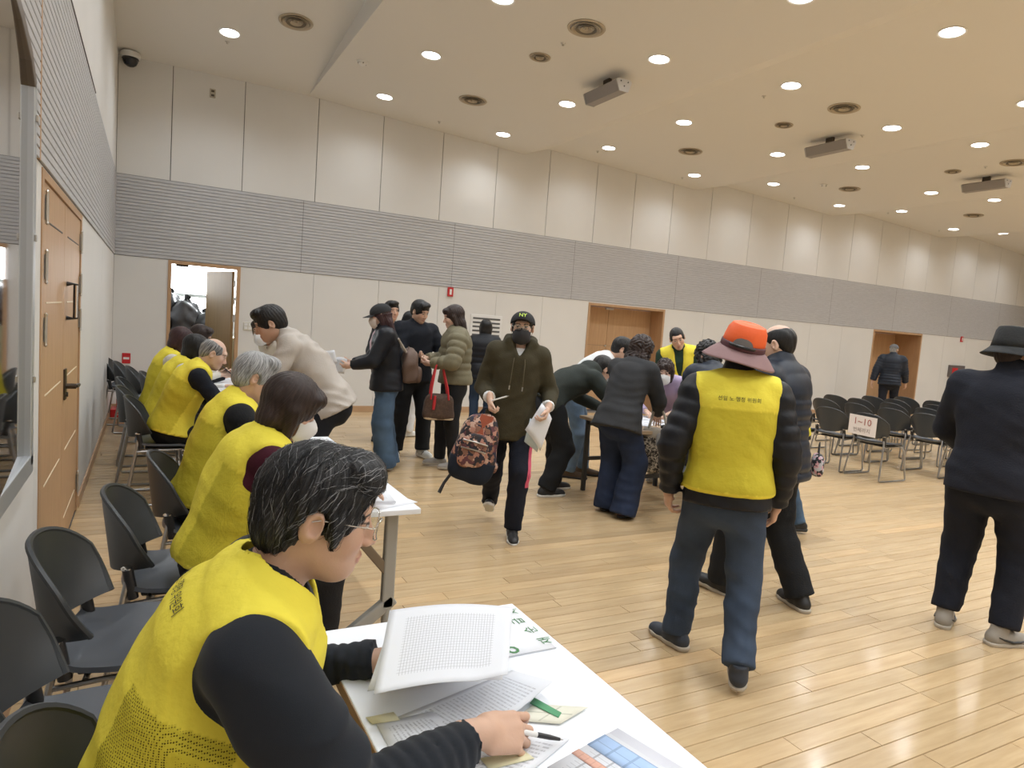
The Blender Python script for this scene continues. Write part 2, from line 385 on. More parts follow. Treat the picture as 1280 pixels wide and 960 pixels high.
# mirror on the left wall, arched top
mir = empty('wall_mirror', (0, 0, 0), 0, 'tall wall mirror with grey metal frame beside the wooden double door', 'mirror')
out = [(3.23, .86), (3.23, 2.32), (3.12, 2.40), (2.9, 2.47), (2.4, 2.56), (1.7, 2.62), (1.0, 2.56), (.5, 2.47), (.28, 2.40), (.17, 2.32), (.17, .86)]
_g = MB().prism([(y, z) for y, z in out], 0, .003, .010); _g.v = [(x+(3.23-y)*.035, y, z) for x, y, z in _g.v]   # hangs a touch out of parallel with the wall
_g.build('glass', mat('mirror glass', (.62, .60, .60), .03, 1.0), mir)
def offs(p, d):
    c = np.array([1.7, 1.6]); q = np.array(p); return tuple(q + np.sign(q-c)*d)
def bar(pts, name, m, w=.055):
    mb = MB()
    for a, b in zip(pts, pts[1:]):
        A, B = np.array([0, *a]), np.array([0, *b]); t = (B-A)/np.linalg.norm(B-A); n = np.cross(t, [1, 0, 0])
        A = A-t*.004; B = B+t*.004
        vs = [A+n*w/2, A-n*w/2, B-n*w/2, B+n*w/2]; vs += [v+np.array([.034, 0, 0]) for v in vs]
        mb.add(vs, [(0,1,2,3),(7,6,5,4),(0,4,5,1),(1,5,6,2),(2,6,7,3),(3,7,4,0)])
    return mb.build(name, m, mir, bevel=.004)
bar(out[:2], 'frame_side', M_alu); bar([out[-1], out[-2]], 'frame_side', M_alu)
bar([(3.26, .86), (.14, .86)], 'frame_sill', M_alu, .075)
bar(out[1:-1], 'frame_arch', mat('brown arch trim', (.13, .105, .085), .45), .05)
for z in (1.2, 1.75, 2.2):
    MB().box((.034, 3.215, z-.012), (.042, 3.245, z+.012)).build('clip', M_steel, mir, bevel=.002)

# ------------------------------------------------------------------ ceiling fittings
def on_ceiling(px, py):
    z = 4.6
    for _ in range(30):
        p = at_z(px, py, z); z = ceil_z(min(max(p[0], .1), XR-.1), p[1])
    return at_z(px, py, z)
def tilt_at(x, y):
    e = .02; dzx = (ceil_z(x+e, y)-ceil_z(x-e, y))/(2*e); dzy = (ceil_z(x, y+e)-ceil_z(x, y-e))/(2*e)
    return (math.atan(dzy), -math.atan(dzx), 0)
ORD = ('first', 'second', 'third', 'fourth', 'fifth')
def bay(x): return ORD[sum(x > q for q in (6.3, 10.4, 14.6, 19.0))]
vis = [(287,41),(539,69),(481,121),(629,168),(709,130),(761,185),(824,74),(855,153),(868,219),(628,-2),(989,107),(972,193),(967,230),(1190,40),(1115,160),(1078,209),(1049,257),(1127,264),(1164,241),(1225,181),(1192,286.5),(1243,250),(1254,292),(1002,-4)]
spots = [on_ceiling(*p) for p in vis]
def clear(x, y): return all(math.hypot(x-p[0], y-p[1]) > 1.2 for p in spots)
for xs, y0 in ((1.16, 8.65), (3.26, 9.61), (5.39, 10.1), (7.05, 9.58), (9.3, 9.99), (10.87, 9.45), (13.35, 9.85), (14.63, 9.3), (17.3, 9.67), (18.5, 9.2), (21.3, 9.6)):
    y = y0
    while y > YF+.5:
        if clear(xs, y) and not (xs < 2.4 and y > 8.7): spots.append(np.array([xs, y, ceil_z(xs, y)]))
        y -= 1.86
M_lens = emit('lamp lens', (1.0, .965, .91), LAMP)
lamp_p = empty('downlight', (0, 0, 0))
MB().lathe([(.105, .004), (.125, .001), (.128, -.006), (.118, -.010), (.104, -.004)], 28).build('trim_ring', M_white_pl, lamp_p, True)
MB().lathe([(.0001, -.003), (.05, -.003), (.104, -.003)], 28).build('lens', M_lens, lamp_p)
ld = bpy.data.lights.new('bulb', 'SPOT'); ld.energy = BULB; ld.color = (.90, .955, 1.0); ld.spot_size = R(150); ld.spot_blend = 0.9; ld.shadow_soft_size = .09
ld_soft = ld.copy(); ld_soft.energy = BULB*.45
lb = bpy.data.objects.new('bulb', ld); COL.objects.link(lb); lb.parent = lamp_p; lb.location = (0, 0, -.02)
register(lamp_p)
for i, p in enumerate(spots):
    o = lamp_p if i == 0 else copy_tree(lamp_p)
    o.location = tuple(p); o.rotation_euler = tilt_at(p[0], p[1])
    soft = p[1] > 9.0 and p[0] > 2.4
    for c_ in COL.objects:
        if c_.parent == o and c_.type == 'LIGHT': c_.data = ld_soft if soft else ld
    if p[0] < 2.4: tag(o, 'round recessed downlight in the flat ceiling strip beside the left wall', 'downlight', 'downlights in the flat strip')
    else: tag(o, 'round recessed downlight in the %s sawtooth ceiling panel from the left wall' % bay(p[0]), 'downlight', 'downlights of the %s ceiling panel' % bay(p[0]))
M_vent = mat('diffuser bronze', (.46, .39, .29), .5, .1); M_vent2 = mat('diffuser shadow', (.17, .145, .11), .7)
def diffuser(name, r):
    o = empty(name, (0, 0, 0))
    MB().lathe([(.001, .0), (r*.95, .0), (r*1.02, -.004), (r, -.012), (r*.86, -.010), (r*.84, -.002)], 28).build('rim', M_vent, o, True)
    for q in (.66, .44, .22):
        MB().lathe([(r*q, -.003), (r*(q+.12), -.022), (r*(q+.14), -.020), (r*(q+.02), -.001)], 24).build('ring', M_vent2 if q == .44 else M_vent, o, True)
    MB().lathe([(.001, -.024), (r*.1, -.022), (r*.12, -.004)], 16).build('hub', M_vent, o, True)
    register(o); return o
big = diffuser('air_diffuser', .19); small = diffuser('small_air_diffuser', .12)
for proto, pts, lab, grp in ((big, [(370,27),(733,35),(591,125),(863,189),(1055,135),(1062,236),(1217,269),(1268,203)], 'large round bronze air diffuser in the ', 'large diffusers of the '),
                             (small, [(675,71),(980,156),(1191,214)], 'small round bronze air diffuser in the ', 'small diffusers of the ')):
    for i, p in enumerate(pts):
        o = proto if i == 0 else copy_tree(proto); q = on_ceiling(*p)
        o.location = tuple(q); o.rotation_euler = tilt_at(q[0], q[1])
        b_ = 'flat ceiling strip beside the left wall' if q[0] < 2.4 else bay(q[0])+' sawtooth panel from the left wall'; tag(o, lab+b_, 'air vent', grp+b_)
# hanging loudspeakers
M_spk = mat('speaker grille', (.30, .275, .26), .55, bump=.2, bscale=400); M_spk2 = mat('speaker end cap', (.50, .49, .48), .5)
sp = empty('ceiling_loudspeaker', (0, 0, 0))
hexa = [(-.11, -.02), (-.06, -.135), (.06, -.135), (.11, -.02), (.08, .0), (-.08, .0)]
MB().prism(hexa, 1, -.33, .33).build('cabinet', M_spk, sp, bevel=.006)
for s in (-1, 1):
    MB().prism([(x*1.02, z*1.02-.001) for x, z in hexa], 1, s*.33, s*.345).build('end_cap', M_spk2, sp, bevel=.003)
    for q in ((-.05, -.03), (.05, -.03), (0, -.08)): MB().cyl((q[0], s*.345, q[1]), (q[0], s*.350, q[1]), .008, 8).build('screw', M_black, sp)
MB().box((-.03, -.25, 0), (.03, .25, .012)).box((-.02, -.06, .012), (.02, .06, .10)).build('bracket', M_dark, sp)
register(sp)
for i, (a, b) in enumerate((((740, 122), (778, 105)), ((1015, 188), (1059, 182)), ((1210, 240), (1254, 234)))):
    p = (at_z(*a, 4.40)+at_z(*b, 4.40))/2; o = sp if i == 0 else copy_tree(sp)
    o.location = (p[0], p[1], ceil_z(p[0], p[1])-.085); o.rotation_euler = (0, 0, 0)
    tag(o, 'long grey loudspeaker box bracketed under the %s sawtooth panel from the left wall' % ORD[i], 'loudspeaker', 'ceiling loudspeakers')
# small ceiling dots
det = empty('smoke_detector', (0, 0, 0)); MB().lathe([(.0001, -.045), (.03, -.044), (.05, -.03), (.055, -.012), (.07, -.010), (.07, 0)], 20).build('housing', M_white_pl, det, True)
for q in range(4): MB().box((-.006, -.052, -.034), (.006, -.046, -.02), Matrix.Rotation(q*math.pi/2, 4, 'Z')).build('slot', M_dark, det)
register(det)
for i, p in enumerate([(453, 77), (1030, 231)]):
    o = det if i == 0 else copy_tree(det); q = on_ceiling(*p); o.location = tuple(q); o.rotation_euler = tilt_at(q[0], q[1])
    tag(o, ('white round smoke detector beside the first ceiling step', 'white round smoke detector between downlights further down the hall')[i], 'smoke detector')
spr = MB().lathe([(.0001, -.03), (.012, -.028), (.012, -.02), (.006, -.018), (.006, -.006), (.026, -.004), (.03, 0)], 12).mesh('sprinkler', True)
for p in [(704,54),(549,152),(284,52),(747,189),(955,120),(853,222),(1078,169),(993,247),(1232,208),(1110,266),(1174,288)]:
    q = on_ceiling(*p); o = link('sprinkler', spr, M_steel); o.location = tuple(q)
    tag(o, ('tiny metal fire sprinkler head in the flat ceiling strip' if q[0] < 2.4 else 'tiny metal fire sprinkler head in the %s sawtooth ceiling panel' % bay(q[0])), 'sprinkler', 'ceiling sprinklers')

# security dome camera in the corner
q = at_y(161, 66, D-.16)
dc = empty('security_camera', (q[0]+.02, q[1], ceil_z(q[0], q[1])-.012), 0, 'white security camera with a black dome in the ceiling corner', 'camera')
MB().lathe([(.0001, 0), (.11, 0), (.12, -.02), (.115, -.06), (.10, -.07), (.0001, -.07)], 24).build('base', M_white_pl, dc, True)
MB().lathe([(.09, -.07), (.088, -.11), (.07, -.15), (.04, -.172), (.0001, -.18)], 24).build('dome', mat('smoked dome', (.015, .015, .02), .12), dc, True)
MB().lathe([(.095, -.068), (.098, -.085), (.09, -.09)], 24).build('ring', M_black, dc, True)

# small wall fittings
def wall_box(name, x, z, w, h, d, m, label, cat):
    o = empty(name, (x, D, z), 0, label, cat); MB().box((-w/2, -d, -h/2), (w/2, 0, h/2)).build('plate', m, o, bevel=.004); return o
o = wall_box('wall_socket', 1.13, 4.42, .075, .12, .012, mat('beige plate', (.42, .38, .31), .5), 'beige double socket plate high on the back wall', 'socket')
for z in (-.028, .028): MB().box((-.02, -.015, z-.014), (.02, -.012, z+.014)).build('outlet', M_dark, o)
o = wall_box('light_switch', 1.70, 1.25, .125, .12, .012, M_ivory, 'ivory light switch plate right of the open storeroom door', 'switch')
for x in (-.028, .028):
    for z in (-.025, .025): MB().box((x-.022, -.017, z-.02), (x+.022, -.012, z+.02)).build('rocker', M_white_pl, o, bevel=.002)
for lab, px, py in (('small red fire alarm sign on the wall below the grey band', 562.5, 365), ('small red lamp on the wall near the far right door', 1201.5, 424)):
    p = at_y(px, py); o = empty('alarm_sign', (p[0], D, p[2]), 0, lab, 'sign')
    MB().box((-.05, -.03, -.075), (.05, 0, .075)).build('case', M_red, o, bevel=.006); MB().box((-.018, -.034, -.045), (.018, -.03, .045)).build('face', M_white_pl, o)
p = at_y(1194, 464)
o = empty('fire_hose_box', (p[0], D, p[2]), 0, 'grey fire box with a glowing red lamp low on the far wall', 'fire box')
MB().box((-.36, -.05, -.16), (.36, 0, .16)).build('cabinet', mat('fire box grey', (.13, .11, .11), .5), o, bevel=.006)
MB().lathe([(.0001, -.05), (.03, -.045), (.05, -.02), (.055, 0)], 16, M=Matrix.Translation((.1, -.05, .03)) @ Matrix.Rotation(R(90), 4, 'X')).build('lamp', emit('red lamp', (1, .05, .06), 1.6), o, True)
MB().box((-.24, -.054, -.09), (.02, -.05, .09)).build('label', M_red, o)
p = at_y(606, 428)
o = empty('wall_louvre', (p[0], D, p[2]-.05), 0, 'white louvred wall vent behind the person in black puffer', 'vent')
MB().box((-.30, -.012, -.52), (.30, 0, .52)).build('frame', M_white_pl, o, bevel=.003)
for i in range(14):
    z = -.47+i*.07
    MB().box((-.26, -.016, z), (.26, -.010, z+.03)).build('slat', mat('louvre shadow', (.10, .10, .10), .7), o)  # dark bars: shade between the white louvre blades, put in as colour
p = at_y(1262, 462)
o = empty('wall_louvre', (at_y(1268, 470)[0], D, 1.25), 0, 'white louvred vent low on the wall at the far right', 'vent')
MB().box((-.30, -.012, -.4), (.30, 0, .4)).build('frame', M_white_pl, o, bevel=.003)
for i in range(10): MB().box((-.26, -.016, -.35+i*.07), (.26, -.010, -.32+i*.07)).build('slat', MATS['louvre shadow'], o)  # bars coloured dark for the shade between this vent's blades
# ------------------------------------------------------------------ chairs
M_shell = mat('chair shell grey', (.034, .038, .042), .42, bump=.06, bscale=600)
M_seat = mat('chair seat grey', (.070, .077, .090), .32, bump=.05, bscale=500)
M_tube = mat('chair tube', (.42, .42, .43), .28, 1.0)
def make_chair():
    c = empty('stacking_chair', (0, 0, 0))
    def seat(u, v):
        a, b = u*2-1, v*2-1
        x = .232*a*math.sqrt(1-.30*b*b); y = .215*b*math.sqrt(1-.25*a*a)+.01
        z = .452 - .014*(1-a*a)*(1-b*b) + .012*a*a
        if b > .45: z -= .05*((b-.45)/.55)**2
        if b < -.6: z += .018*((-b-.6)/.4)**2
        return (x, y, z)
    MB().grid(seat, 17, 17, .016).build('seat', M_seat, c, True)
    MB().box((-.15, -.13, .415), (.15, .14, .436)).build('seat_pan', M_black, c, bevel=.008)
    def back(u, v, g=0):
        a = u*2-1
        w = .180+.045*math.sin(min(1, v*1.25)*math.pi/2)
        ang = a*1.08; x = (w+g)*math.sin(ang)/math.sin(1.08)
        yb = -.245 - .035*v + .155*(1-math.cos(ang))/(1-math.cos(1.08))*(1.0-.25*v)
        top = .800-.105*abs(a)**2.6; bot = .515-.015*(1-a*a)+.03*a*a
        return (x, yb, bot+(top-bot)*v)
    bk = MB().grid(back, 21, 13, .012).build('backrest', M_shell, c, True)
    rim = [back(0, v) for v in np.linspace(0, 1, 8)] + [back(u, 1) for u in np.linspace(0, 1, 21)][1:] + [back(1, v) for v in np.linspace(1, 0, 8)][1:]
    MB().tube(rim, .0095, 6).build('rim', M_shell, bk, True)
    for s in (-1, 1):
        MB().tube([(s*.192, -.150, .43), (s*.19, -.172, .545)], .0195, 10).build('pivot_sleeve', M_black, c, True)
        MB().lathe([(.0001, .008), (.012, .007), (.0205, 0), (.0205, -.006)], 12, M=Matrix.Translation((s*.19, -.174, .548))).build('pivot_cap', M_chrome, c, True)
        pts = [(s*.19, -.168, .52), (s*.205, -.185, .42), (s*.235, -.245, .05), (s*.238, -.248, .022), (s*.238, -.225, .011), (s*.238, .215, .011), (s*.238, .242, .02), (s*.236, .246, .045), (s*.222, .20, .36), (s*.205, .175, .415), (s*.17, .13, .425)]
        MB().tube(pts, .0105, 8).build('sled_leg', M_tube, c, True)
        MB().tube([(s*.205, -.18, .41), (s*.19, -.05, .418), (s*.17, .13, .42)], .009, 8).build('side_rail', M_tube, c, True)
    for y in (-.10, .12): MB().tube([(-.19, y, .42), (.19, y, .42)], .009, 8).build('cross_rail', M_tube, c, True)
    register(c); return c
chair0 = make_chair(); _first = [True]
def chair(x, y, head, label, group=None):
    o = chair0 if _first[0] else copy_tree(chair0); _first[0] = False
    for k in ('label', 'category', 'group'):
        if k in o: del o[k]
    o.location = (x, y, 0); o.rotation_euler = (0, 0, -R(head)); tag(o, label, 'chair', group); return o
chair(.50, 1.30, 92, 'grey plastic chair under the man writing at the white table')
chair(.34, 1.86, 93, 'empty grey plastic chair with a sheet of paper on its seat')
chair(.41, 2.42, 96, 'empty grey plastic chair with nothing on its seat, beside the mirror')
chair(.57, 2.98, 95, 'grey plastic chair under the woman in the maroon sleeves')
chair(.72, 3.66, 95, 'grey plastic chair under the grey-haired man in yellow vest')
chair(.56, 5.86, 92, 'grey plastic chair under the balding man in yellow vest')
chair(.48, 6.52, 92, 'grey plastic chair under the person with black bob and white sleeves')
chair(.46, 7.22, 92, 'grey plastic chair under the woman with maroon-brown hair')
chair(.64, 7.84, 94, 'grey plastic chair under the seated person in black')
chair(.50, 8.42, 92, 'empty grey plastic chair in the row before the extinguisher', 'empty chairs by the red extinguisher')
chair(.36, 8.98, 94, 'empty grey plastic chair in the row before the extinguisher', 'empty chairs by the red extinguisher')
chair(.22, 9.55, 97, 'empty grey plastic chair pushed into the corner by the extinguisher')
rowsx = {8.36: [5.12, 5.66, 6.2], 9.53: [4.62, 5.14, 5.62, 6.12, 6.62], 10.5: [4.6, 5.12, 5.66, 6.2, 6.74, 7.2], 11.4: [4.1, 4.6, 5.1, 5.6, 6.06, 6.7, 7.15], 12.3: [3.3, 3.85, 4.4, 5.0, 5.6, 6.6, 7.14]}
ROWN = dict(zip(rowsx, ('audience row that carries the numbered sign', 'second audience row, next after the numbered sign', 'third audience row counted from the numbered sign', 'fourth audience row counted from the numbered sign', 'fifth audience row counted from the numbered sign')))
for x, ys in rowsx.items():
    for y in ys:
        if (x, y) == (8.36, 5.12): chair(x, y, 91, 'grey stacking chair with the numbered paper sign taped on its back')
        else: chair(x+random.uniform(-.03, .03), y+random.uniform(-.02, .02), 90+random.uniform(-4, 4), 'empty grey stacking chair in the %s' % ROWN[x], 'audience chairs, '+ROWN[x])

# ------------------------------------------------------------------ tables
M_top = mat('table laminate white', (.84, .87, .92), .45); M_edge = mat('table edge brown', (.36, .22, .12), .5); M_leg = mat('table leg grey', (.36, .35, .32), .5)
M_topw = wood('table wood top', (.42, .30, .19), (.52, .39, .26), (1, 6, 6), .45)
def c_table(name, x0, x1, y0, y1, label, top, legs=True):
    cx, cy = (x0+x1)/2, (y0+y1)/2; t = empty(name, (cx, cy, 0), 0, label, 'table'); w, l = (x1-x0)/2, (y1-y0)/2
    MB().box((-w, -l, .706), (w, l, .73)).build('table_top', top, t, bevel=.003)
    MB().box((-w-.002, -l+.01, .700), (-w+.012, l-.01, .727)).build('edge_band', M_edge, t)
    for s in (-1, 1):
        y = s*(l-.12)
        MB().box((-.028, -.02, 0), (.028, .02, .46), Matrix.Translation((w-.09, y, .25))).build('column', M_leg, t, bevel=.008)
        L = math.hypot(2*w-.2, .27); a = math.atan2(.27, 2*w-.2)
        MB().box((-L, -.02, -.028), (.03, .02, .028), Matrix.Translation((w-.085, y, .275)) @ Matrix.Rotation(-a, 4, 'Y')).build('foot', M_leg, t, bevel=.008)
        MB().box((-.33, -.016, -.02), (.0, .016, .02), Matrix.Translation((w-.10, y, .42)) @ Matrix.Rotation(R(50), 4, 'Y')).build('brace', mat('brace brown', (.20, .15, .10), .5), t, bevel=.005)
        MB().cyl((w-.09, y, 0), (w-.09, y, .25), .022, 10).build('caster_post', M_leg, t, True)
        for x in (w-.09, -w+.13): MB().cyl((x, y-.02, .03), (x, y+.02, .03), .03, 12).build('caster', M_black, t, True)
    MB().box((-.02, -l+.14, .62), (.02, l-.14, .66)).build('beam', M_leg, t)
    return t
c_table('training_table', .83, 1.40, -.11, 1.69, 'white-covered table with forms where the man in glasses writes', M_top)
c_table('training_table', .93, 1.49, 2.70, 4.45, 'white table in front of the woman in maroon and grey-haired man', M_top)
c_table('training_table', .98, 1.52, 5.15, 6.95, 'white table where the balding man in yellow vest writes', M_top)
c_table('training_table', .98, 1.52, 6.98, 8.75, 'white table end near the storeroom door with papers', M_top)
# folding table in the middle of the hall (turned a little)
ft = empty('folding_table', (4.64, 4.96, 0), 0, 'wood-topped folding table with black frame covered in forms, people bent over it', 'table')
MB().box((-.51, -.46, .70), (.51, .46, .73)).build('table_top', M_topw, ft, bevel=.004)
for sy in (-1, 1):
    for sx in (-1, 1): MB().box((sx*.45-.018, sy*.39-.018, 0), (sx*.45+.018, sy*.39+.018, .70)).build('leg', M_black, ft, bevel=.003)
    MB().box((-.45, sy*.39-.012, .30), (.45, sy*.39+.012, .335)).build('cross_bar', M_black, ft)
    MB().box((-.45, sy*.39-.012, .64), (.45, sy*.39+.012, .70)).build('apron', M_black, ft)
for sx in (-1, 1): MB().box((sx*.45-.012, -.39, .655), (sx*.45+.012, .39, .70)).build('side_apron', M_black, ft)

# ------------------------------------------------------------------ papers
def print_mat(name, kind, base=(.74, .76, .81), ink=(.10, .10, .13), nu=20, nv=14, margin=.08, fac=.75):
    m = bpy.data.materials.new(name); m.use_nodes = True; nt = m.node_tree; b = nt.nodes['Principled BSDF']; b.inputs['Roughness'].default_value = .8
    uv = nt.nodes.new('ShaderNodeUVMap'); L = nt.links.new
    sep = nt.nodes.new('ShaderNodeSeparateXYZ'); L(uv.outputs[0], sep.inputs[0])
    def op(o, a, b_=None, c=None):
        n = nt.nodes.new('ShaderNodeMath'); n.operation = o
        for i, q in enumerate((a, b_, c)):
            if q is None: continue
            if isinstance(q, (int, float)): n.inputs[i].default_value = q
            else: L(q, n.inputs[i])
        return n.outputs[0]
    u, v = sep.outputs[0], sep.outputs[1]
    ins = op('MULTIPLY', op('MULTIPLY', op('GREATER_THAN', u, margin), op('LESS_THAN', u, 1-margin)), op('MULTIPLY', op('GREATER_THAN', v, margin), op('LESS_THAN', v, 1-margin)))
    if kind == 'grid':
        lu = op('LESS_THAN', op('FRACT', op('MULTIPLY', u, nu)), .13); lv = op('LESS_THAN', op('FRACT', op('MULTIPLY', v, nv)), .09)
        k = op('MULTIPLY', op('MAXIMUM', lu, lv), ins)
    else:
        row = op('LESS_THAN', op('FRACT', op('MULTIPLY', v, nv)), .42)
        no = nt.nodes.new('ShaderNodeTexNoise'); no.inputs['Scale'].default_value = 1.0; no.inputs['Detail'].default_value = 1
        cb = nt.nodes.new('ShaderNodeCombineXYZ'); L(op('MULTIPLY', u, nu*3.0), cb.inputs[0]); L(op('MULTIPLY', op('FLOOR', op('MULTIPLY', v, nv)), 7.3), cb.inputs[1]); L(cb.outputs[0], no.inputs['Vector'])
        k = op('MULTIPLY', op('MULTIPLY', row, op('GREATER_THAN', no.outputs['Fac'], .47)), ins)
    mx = nt.nodes.new('ShaderNodeMix'); mx.data_type = 'RGBA'; L(op('MULTIPLY', k, fac), mx.inputs['Factor'])
    mx.inputs[6].default_value = (*base, 1); mx.inputs[7].default_value = (*ink, 1); L(mx.outputs[2], b.inputs['Base Color'])
    MATS[name] = m; return m
M_form = print_mat('form grid print', 'grid', nu=44, nv=30, margin=.14, fac=.55); M_text = print_mat('text print', 'text', nu=34, nv=30, margin=.12, fac=.36)
M_text2 = print_mat('sparse text print', 'text', nu=18, nv=15, margin=.14, fac=.38); M_cols = print_mat('column print', 'grid', nu=9, nv=16, margin=.06, fac=.45)
def sheet(name, pts, m, label, cat='paper', nu=12, nv=12, curl=None, group=None, th=.0008, parent=None):
    """pts: four world corners, (u,v) = 00, 10, 11, 01"""
    P = [np.array(p, float) for p in pts]; c = sum(P)/4; c = np.array([c[0], c[1], min(p[2] for p in P)])
    def fn(u, v):
        p = P[0]*(1-u)*(1-v)+P[1]*u*(1-v)+P[2]*u*v+P[3]*(1-u)*v - c
        if curl: p = p + np.array(curl(u, v))
        return p
    mb = MB(); mb.grid(fn, nu, nv, th); me = mb.mesh(name, True)
    uvl = me.uv_layers.new(name='UVMap'); n = nu*nv
    U = np.array([[i/(nu-1), j/(nv-1)] for i in range(nu) for j in range(nv)]); U = np.vstack([U, U])
    vi = np.zeros(len(me.loops), np.int32); me.loops.foreach_get('vertex_index', vi); uvl.data.foreach_set('uv', U[vi].astype(np.float32).ravel())
    o = link(name, me, m, parent); o.location = tuple(c)
    if label: tag(o, label, cat, group)
    return o
TZ = .7312
def tp(px, py, z=TZ): return at_z(px, py, z)
def flat_sheet(name, cx, cy, w, l, rot, z, m, label, **k):
    a = R(rot); ex, ey = np.array([math.cos(a), math.sin(a), 0])*w/2, np.array([-math.sin(a), math.cos(a), 0])*l/2; c = np.array([cx, cy, z])
    return sheet(name, [c-ex-ey, c+ex-ey, c+ex+ey, c-ex+ey], m, label, nu=4, nv=4, **k)
# ------------------------------------------------------------------ implicit-surface modelling (bodies, clothes, hair)
V3 = lambda *a: np.array(a, float)
def unit(v): v = np.asarray(v, float); return v/(np.linalg.norm(v)+1e-12)
def rot(ax, deg):
    a = R(deg); c, s = math.cos(a), math.sin(a)
    return {'x': np.array([[1,0,0],[0,c,-s],[0,s,c]]), 'y': np.array([[c,0,s],[0,1,0],[-s,0,c]]), 'z': np.array([[c,-s,0],[s,c,0],[0,0,1]])}[ax].astype(float)
def smin(a, b, k):
    if k <= 0: return np.minimum(a, b)
    h = np.clip(.5+.5*(b-a)/k, 0, 1); return b*(1-h)+a*h-k*h*(1-h)
def P_cap(a, b, ra, rb, quilt=None):
    a, b = np.asarray(a, float), np.asarray(b, float); ba = b-a; L2 = float(ba@ba)+1e-12; L = math.sqrt(L2); m = max(ra, rb)+(quilt[1] if quilt else 0)
    def fn(X, Y, Z):
        x, y, z = X-a[0], Y-a[1], Z-a[2]; t = np.clip((x*ba[0]+y*ba[1]+z*ba[2])/L2, 0, 1)
        d = np.sqrt((x-ba[0]*t)**2+(y-ba[1]*t)**2+(z-ba[2]*t)**2); r = ra+(rb-ra)*t
        if quilt: r = r+quilt[1]*(np.abs(np.sin(math.pi*t*L/quilt[0]))**.5-.62)
        return d-r
    return fn, np.minimum(a, b)-m, np.maximum(a, b)+m
def P_ell(c, B, r):
    c = np.asarray(c, float); r = np.asarray(r, float); m = np.abs(B)@r
    def fn(X, Y, Z):
        x, y, z = X-c[0], Y-c[1], Z-c[2]; q0 = q1 = 0
        for i in range(3):
            u = (x*B[0, i]+y*B[1, i]+z*B[2, i])/r[i]; q0 = q0+u*u; q1 = q1+(u/r[i])**2
        k0 = np.sqrt(q0); return k0*(k0-1)/(np.sqrt(q1)+1e-9)
    return fn, c-m, c+m
def P_loft(rings, quilt=None, n=2.3):
    """rings: (centre, basis[right,fwd,up], rx, ry)"""
    segs = list(zip(rings, rings[1:])); S = 0; off = []
    for a, b in segs: off.append(S); S += np.linalg.norm(b[0]-a[0])
    lo = np.min([c-max(rx, ry) for c, B, rx, ry in rings], 0); hi = np.max([c+max(rx, ry) for c, B, rx, ry in rings], 0)
    def fn(X, Y, Z):
        out = None
        for (a, b), o in zip(segs, off):
            c0, B0, rx0, ry0 = a; c1, B1, rx1, ry1 = b; ax = c1-c0; L = np.linalg.norm(ax); ax = ax/L
            x, y, z = X-c0[0], Y-c0[1], Z-c0[2]; s = x*ax[0]+y*ax[1]+z*ax[2]; t = np.clip(s/L, 0, 1)
            rt = unit(B0[:, 0]+B1[:, 0]); fw = unit(np.cross(ax, rt)); rt = np.cross(fw, ax)
            rx = rx0+(rx1-rx0)*t; ry = ry0+(ry1-ry0)*t
            if quilt:
                q = quilt[1]*(np.abs(np.sin(math.pi*(o+t*L)/quilt[0]))**.5-.62); rx = rx+q; ry = ry+q
            u = np.abs((x*rt[0]+y*rt[1]+z*rt[2])/rx); v = np.abs((x*fw[0]+y*fw[1]+z*fw[2])/ry); e = (s-t*L)
            mn = np.minimum(rx, ry); k = np.sqrt(((u**n+v**n)**(2/n))+(e/mn)**2)
            d = (k-1)*mn; out = d if out is None else np.minimum(out, d)
        return out
    return fn, lo, hi
